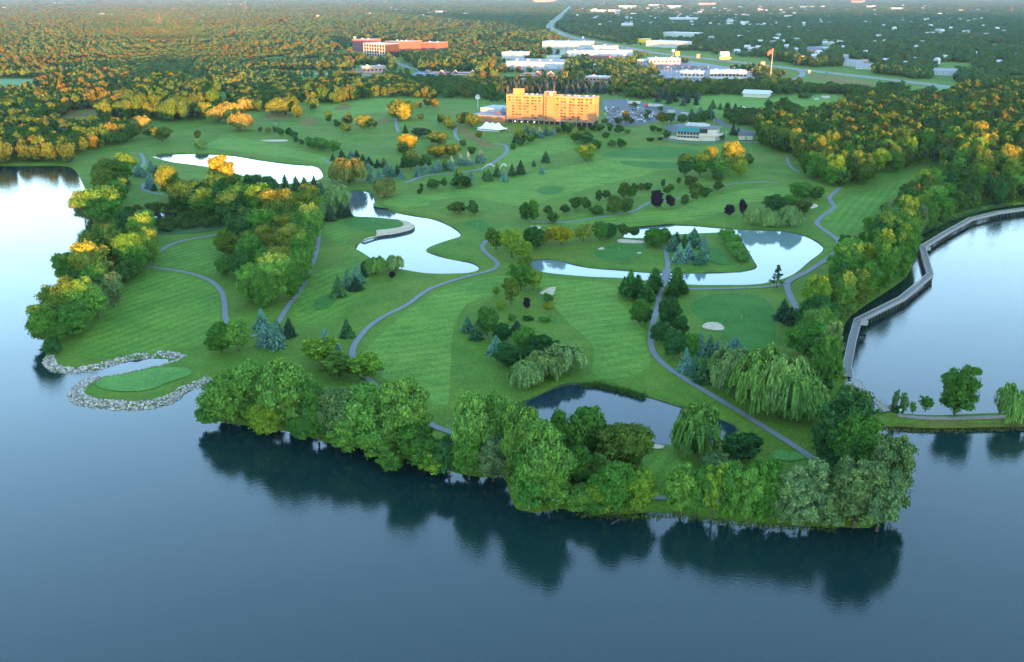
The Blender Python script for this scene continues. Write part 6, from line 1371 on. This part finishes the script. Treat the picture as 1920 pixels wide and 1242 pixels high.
for i in range(len(bpts) - 1):
    p, q = bpts[i] - off, bpts[i + 1] - off; n0, n1 = nm_[i], nm_[i + 1]; L = np.linalg.norm(q - p)
    quad = lambda s0, s1, a, b: [tuple(p + (q - p) * a + (n0 * (1 - a) + n1 * a) * s0), tuple(p + (q - p) * b + (n0 * (1 - b) + n1 * b) * s0), tuple(p + (q - p) * b + (n0 * (1 - b) + n1 * b) * s1), tuple(p + (q - p) * a + (n0 * (1 - a) + n1 * a) * s1)]
    nb = max(1, int(L / 1.2)); dk = MB()
    for k in range(nb): dk.poly(quad(BWW / 2, -BWW / 2, (k + .03) / nb, (k + .97) / nb)[::-1], DZ - .1, DZ + (.02 if k % 2 else 0))
    tag(dk.build('deck_planks', M['wood_grey'], bo), kind='stuff')
    for s in (-1, 1):
        for z in (.35, .7): rails.poly(quad(s * BWW / 2 + .05, s * BWW / 2 - .05, 0, 1)[::-1], DZ + z, DZ + z + .12)
        rails.poly(quad(s * BWW / 2 + .14, s * BWW / 2 - .14, 0, 1)[::-1], DZ + 1.15, DZ + 1.27); beams.poly(quad(s * (BWW / 2 - .2) + .14, s * (BWW / 2 - .2) - .14, 0, 1)[::-1], DZ - .45, DZ - .11)
    m = max(1, int(L / 3.0))
    for k in range(m):
        a = (k + .5) / m; c0 = p + (q - p) * a; nn = n0 * (1 - a) + n1 * a
        for s in (-1, 1):
            w = c0 + nn * s * (BWW / 2 - .2); inst('post', post_me, bo, (w[0], w[1], 0)); w = c0 + nn * s * (BWW / 2); inst('rail_post', rail_me, bo, (w[0], w[1], 0))
rails.build('handrail', M['wood_pale'], bo); beams.build('side_beam', M['wood_dark'], bo)
for (i, s) in ((4, -1), (9, -1)):      # little viewing bays at two bends
    p = bpts[i] - off; t = (bpts[i + 1] - bpts[i]); t /= np.linalg.norm(t); n = np.array((-t[1], t[0])) * (1 if i == 4 else 1); 
    c0 = p + n * (BWW / 2 + 1.3) + t * 1.5
    MB().box(-1.6, -1.3, DZ - .12, 1.6, 1.3, DZ + .01).box(-1.6, 1.2, DZ + .9, 1.6, 1.3, DZ + 1.2).box(-1.6, -1.3, DZ, -1.5, 1.3, DZ + 1.2).box(1.5, -1.3, DZ, 1.6, 1.3, DZ + 1.2).build('viewing_bay', M['wood_pale'], bo, (c0[0], c0[1], 0), math.atan2(t[1], t[0]))
# round lookout at the foot of the boardwalk and footbridge to the causeway
lk = G(1601, 724, 1.2); lo_ = empty('lookout_deck', (lk[0], lk[1], 0)); tag(lo_, 'round timber lookout deck with railing where boardwalk meets footbridge', 'deck')
MB().poly([(3.3 * math.cos(k * R(20)), 3.3 * math.sin(k * R(20))) for k in range(18)], 1.3, 1.6).build('deck', M['wood_pale'], lo_)
rl = MB()
for k in range(18):
    a, b = k * R(20), (k + 1) * R(20)
    MB().tube((3.15 * math.cos(a), 3.15 * math.sin(a), -1.6 if k % 2 else 1.6), (3.15 * math.cos(a), 3.15 * math.sin(a), 2.8), .08, .08, 5).build('rail_post', M['wood_pale'], lo_)
    for z in (2.2, 2.75):
        if k not in (4, 5, 13, 14): rl.tube((3.15 * math.cos(a), 3.15 * math.sin(a), z), (3.15 * math.cos(b), 3.15 * math.sin(b), z), .07, .07, 4)
rl.build('handrail', M['wood_pale'], lo_)
MB().tube((0, 0, 1.6), (0, 0, 3.4), .14).tube((0, 0, 3.4), (1.6, -.8, 4.0), .1).tube((0, 0, 3.4), (-1.5, -.6, 3.9), .1).build('shelter_frame', M['wood_pale'], lo_)
fa, fb = np.array(G(1606, 737, 1.5)), np.array(G(1664, 769.5, 1.5)); fo = empty('footbridge', (fa[0], fa[1], 0)); tag(fo, 'arched grey footbridge from lookout deck to the causeway', 'footbridge')
d = fb - fa; L = np.linalg.norm(d); d /= L; n = np.array((-d[1], d[0])); dk = MB(); hr_ = MB(); nseg = 26
zz = lambda a: 1.35 + 1.1 * math.sin(math.pi * a)
for k in range(nseg):
    a, b = k / nseg, (k + 1) / nseg; P0, P1 = d * L * a, d * L * (b - .004); za, zb = zz(a), zz(b)
    bv = len(dk.v); dk.v += [(*(P0 + n * 1.5), za), (*(P0 - n * 1.5), za), (*(P1 - n * 1.5), zb), (*(P1 + n * 1.5), zb), (*(P0 + n * 1.5), za - .25), (*(P0 - n * 1.5), za - .25), (*(P1 - n * 1.5), zb - .25), (*(P1 + n * 1.5), zb - .25)]
    for f in ((0, 1, 2, 3), (4, 7, 6, 5), (0, 4, 5, 1), (2, 6, 7, 3), (0, 3, 7, 4), (1, 5, 6, 2)): dk.f.append([x + bv for x in f]); dk.m.append(0)
    for s in (-1, 1):
        for z in (.55, 1.1): hr_.tube((*(P0 + n * 1.5 * s), za + z), (*(d * L * b + n * 1.5 * s), zb + z), .09, .09, 4)
        if k % 2 == 0: MB().tube((0, 0, 0), (0, 0, 1.15), .09, .09, 4).build('rail_post', M['wood_pale'], fo, (*(P0 + n * 1.5 * s), za))
tag(dk.build('deck_planks', M['wood_grey'], fo), kind='stuff'); hr_.build('handrail', M['wood_pale'], fo)
for a in (.08, .5, .92):
    for s in (-1, 1): MB().tube((0, 0, -2.2), (0, 0, zz(a) - .2), .2, .2, 6).build('post', M['wood_dark'], fo, tuple(d * L * a + n * 1.2 * s) + (0,))
# bollard pair, bench and bin on the causeway
q = G(1687, 778); sg = empty('path_sign', (q[0], q[1], gz(*q))); tag(sg, 'small pale sign post beside the causeway path', 'sign')
MB().tube((0, 0, -.3), (0, 0, 2.3), .1, .09, 5).build('post', M['wood_pale'], sg); MB().box(-.45, -.12, 1.5, .45, -.02, 2.2).build('panel', M['wood_pale'], sg)
q = G(1875, 772.5); bn = empty('litter_bin', (q[0], q[1], gz(*q))); tag(bn, 'dark bin at the water edge of the causeway', 'bin'); MB().tube((0, 0, 0), (0, 0, 1.1), .4, .45, 10).build('drum', M['roof_dark'], bn); MB().tube((0, 0, 1.1), (0, 0, 1.25), .48, .3, 10).build('lid', M['roof_grey'], bn)
# ---- cart bridge over the ring pond
a, b = np.array(G(1251, 506, 1.3)), np.array(G(1241, 538, 1.3)); cbz = 1.35; o = empty('cart_bridge', (a[0], a[1], 0)); tag(o, 'flat grey cart bridge crossing the lower arm of the ring pond', 'bridge')
d = b - a; L = np.linalg.norm(d); d /= L; n = np.array((-d[1], d[0])); c4 = lambda s0, s1: [tuple(n * s0), tuple(d * L + n * s0), tuple(d * L + n * s1), tuple(n * s1)]
MB().poly(c4(1.9, -1.9)[::-1], cbz - .3, cbz).build('deck', M['path'], o)
for s in (-1, 1): MB().poly(c4(s * 1.85 + .12, s * 1.85 - .12)[::-1], cbz, cbz + .35).build('kerb', M['wood_grey'], o)
for t in (.2, .5, .8):
    for s in (-1, 1): MB().tube((0, 0, -2), (0, 0, cbz - .3), .22, .22, 6).build('post', M['wood_dark'], o, tuple(d * L * t + n * 1.5 * s) + (0,))
# ---- flagsticks
for i, (x, y, l) in enumerate([(245, 704, 'white flagstick on the rocky peninsula green'), (700, 420, 'white flagstick on the green beside the winding pond'), (1160, 474, 'white flagstick on the island green'), (1390, 600, 'white flagstick on the large round green'), (1530, 182, 'white flagstick on the far right green'), (895, 426, 'white flagstick on the small green right of winding pond')]):
    q = G(x, y); o = empty('golf_flag', (q[0], q[1], gz(*q) + .2)); tag(o, l, 'golf flag', 'flagsticks on the greens'); MB().tube((0, 0, 0), (0, 0, 2.3), .035, .03, 5).build('stick', M['white_wall'], o)
    mesh_obj('pennant', [(0, 0, 2.3), (0, 0, 1.85), (.3, .04, 1.92), (.58, -.02, 2.05), (.3, .04, 2.22)], [(0, 1, 2, 4), (4, 2, 3)], M['white_wall'], o)
# ---- lawn sprinklers at work: arcs of droplets
dm = bpy.data.materials.new('spray'); dm.use_nodes = True; dm.node_tree.nodes['Principled BSDF'].inputs['Base Color'].default_value = (.85, .88, .9, 1); dm.node_tree.nodes['Principled BSDF'].inputs['Roughness'].default_value = .4
for i, (x, y, hd, l) in enumerate([(903, 322, 62, 'arc of sprinkler spray beside the fairway path, left of two'), (936, 322, 75, 'arc of sprinkler spray beside the fairway path, right of two'), (1388, 208, 60, 'arc of sprinkler spray on the far fairway'), (1700, 0, 0, '')]):
    if not l: continue
    q = G(x, y); o = empty('lawn_sprinkler', (q[0], q[1], gz(*q)), R(hd)); tag(o, l, 'sprinkler', 'lawn sprinklers'); MB().tube((0, 0, -.1), (0, 0, .5), .06, .06, 5).build('riser', M['steel'], o)
    rs = np.random.RandomState(i); vv, ff = [], []
    for k in range(420):
        t = rs.uniform(0, 1) ** .8; X = 21 * t; Z = .4 + 13 * t * (1 - t) * 1.0; sp_ = .12 + .9 * t * t; c_ = np.array((X, rs.normal(0, sp_ * .35), Z + rs.normal(0, sp_ * .3))); r = .07 + .05 * rs.uniform()
        bb = len(vv); vv += [tuple(c_ + r * np.array(e)) for e in ((1, 0, 0), (-1, 0, 0), (0, 1, 0), (0, -1, 0), (0, 0, 1), (0, 0, -1))]; ff += [[bb + z for z in f] for f in ((0, 2, 4), (2, 1, 4), (1, 3, 4), (3, 0, 4), (2, 0, 5), (1, 2, 5), (3, 1, 5), (0, 3, 5))]
    tag(mesh_obj('water_spray', vv, ff, dm, o), kind='stuff')
# ---- reeds and bank plants along the lower pond and causeway
def reeds(name, label, pts, n, hgt, col, wid):
    rs = np.random.RandomState(len(pts) * 7 + n); c = spline(GP(pts, .6), 1.0, False); vv, ff = [], []
    for k in range(n):
        p = np.array(c[rs.randint(len(c))]) + rs.normal(0, wid, 2); z = gz(p[0], p[1], 0.0); A = rs.uniform(0, 6.28); w = np.array((math.cos(A), math.sin(A))) * .13; h = hgt * rs.uniform(.5, 1.2); le = rs.normal(0, .25, 2) * h; bb = len(vv)
        vv += [(*(p - w), z), (*(p + w), z), (*(p + w * .6 + le * .5), z + h * .6), (*(p - w * .6 + le * .5), z + h * .6), (*(p + le), z + h)]; ff += [[bb, bb + 1, bb + 2, bb + 3], [bb + 3, bb + 2, bb + 4]]
    o = mesh_obj(name, vv, ff, M['leaf']); o.color = (*col, 1); tag(o, label, 'reeds', None, 'stuff')
reeds('reeds', 'reeds on the upper bank of the lower pond', [(1095, 722), (1120, 722), (1150, 729), (1190, 739), (1205, 744)], 1500, 1.6, (.06, .13, .03), .8)
reeds('reeds', 'low plants along the causeway water edge', [(1650, 800), (1700, 804), (1760, 804), (1830, 803), (1925, 800)], 1200, .55, (.13, .15, .04), 1.0)
reeds('reeds', 'rank grass along the near lake bank', [(1090, 962), (1180, 966), (1260, 964), (1340, 974), (1440, 984), (1560, 987)], 1500, .6, (.08, .13, .03), .9)
reeds('reeds', 'water plants in the shallows behind the boardwalk', [(1715, 462), (1760, 432), (1820, 406), (1880, 394), (1925, 388)], 2600, .9, (.06, .13, .03), 2.0)
# ---- fallen branches at the near shore
for i, (x, y, l, rz) in enumerate([(1158, 980, 'bare fallen branch in the water below the shore trees', 20), (1700, 915, 'dead branch reaching over the lake at the wooded point', -10), (1686, 838, 'bare dead tree standing in water left of the causeway reflection', 60)]):
    q = G(x, y, 0); o = empty('fallen_branch', (q[0], q[1], 0), R(rz)); tag(o, l, 'branch')
    MB().tube((-2.4, 0, -.2), (0, .2, .5), .14, .1, 5).tube((0, .2, .5), (2.6, -.2, .9), .1, .04, 5).tube((0, .2, .5), (1.2, 1.2, 1.2), .07, .03, 4).tube((-1.0, .1, .2), (-.2, -1.1, .9), .06, .03, 4).build('limb', M['bark'], o)

# ------------------------------------------------------------------ air
hm, hn, hb_ = nodes_of('haze_air'); hn.nodes.remove(hb_)
pv = hn.nodes.new('ShaderNodeVolumePrincipled'); pv.inputs['Color'].default_value = (0.50, 0.72, 1.0, 1); pv.inputs['Density'].default_value = 0.000023
pv.inputs['Anisotropy'].default_value = 0.6
hn.links.new(pv.outputs[0], hn.nodes['Material Output'].inputs['Volume'])
bx = [(x, y, z) for x in (-16000, 16000) for y in (-1700, 32000) for z in (-3.0, 230.0)]
bf = [(0, 1, 3, 2), (4, 6, 7, 5), (0, 4, 5, 1), (2, 3, 7, 6), (0, 2, 6, 4), (1, 5, 7, 3)]
tag(mesh_obj('haze', bx, bf, hm), kind='stuff')
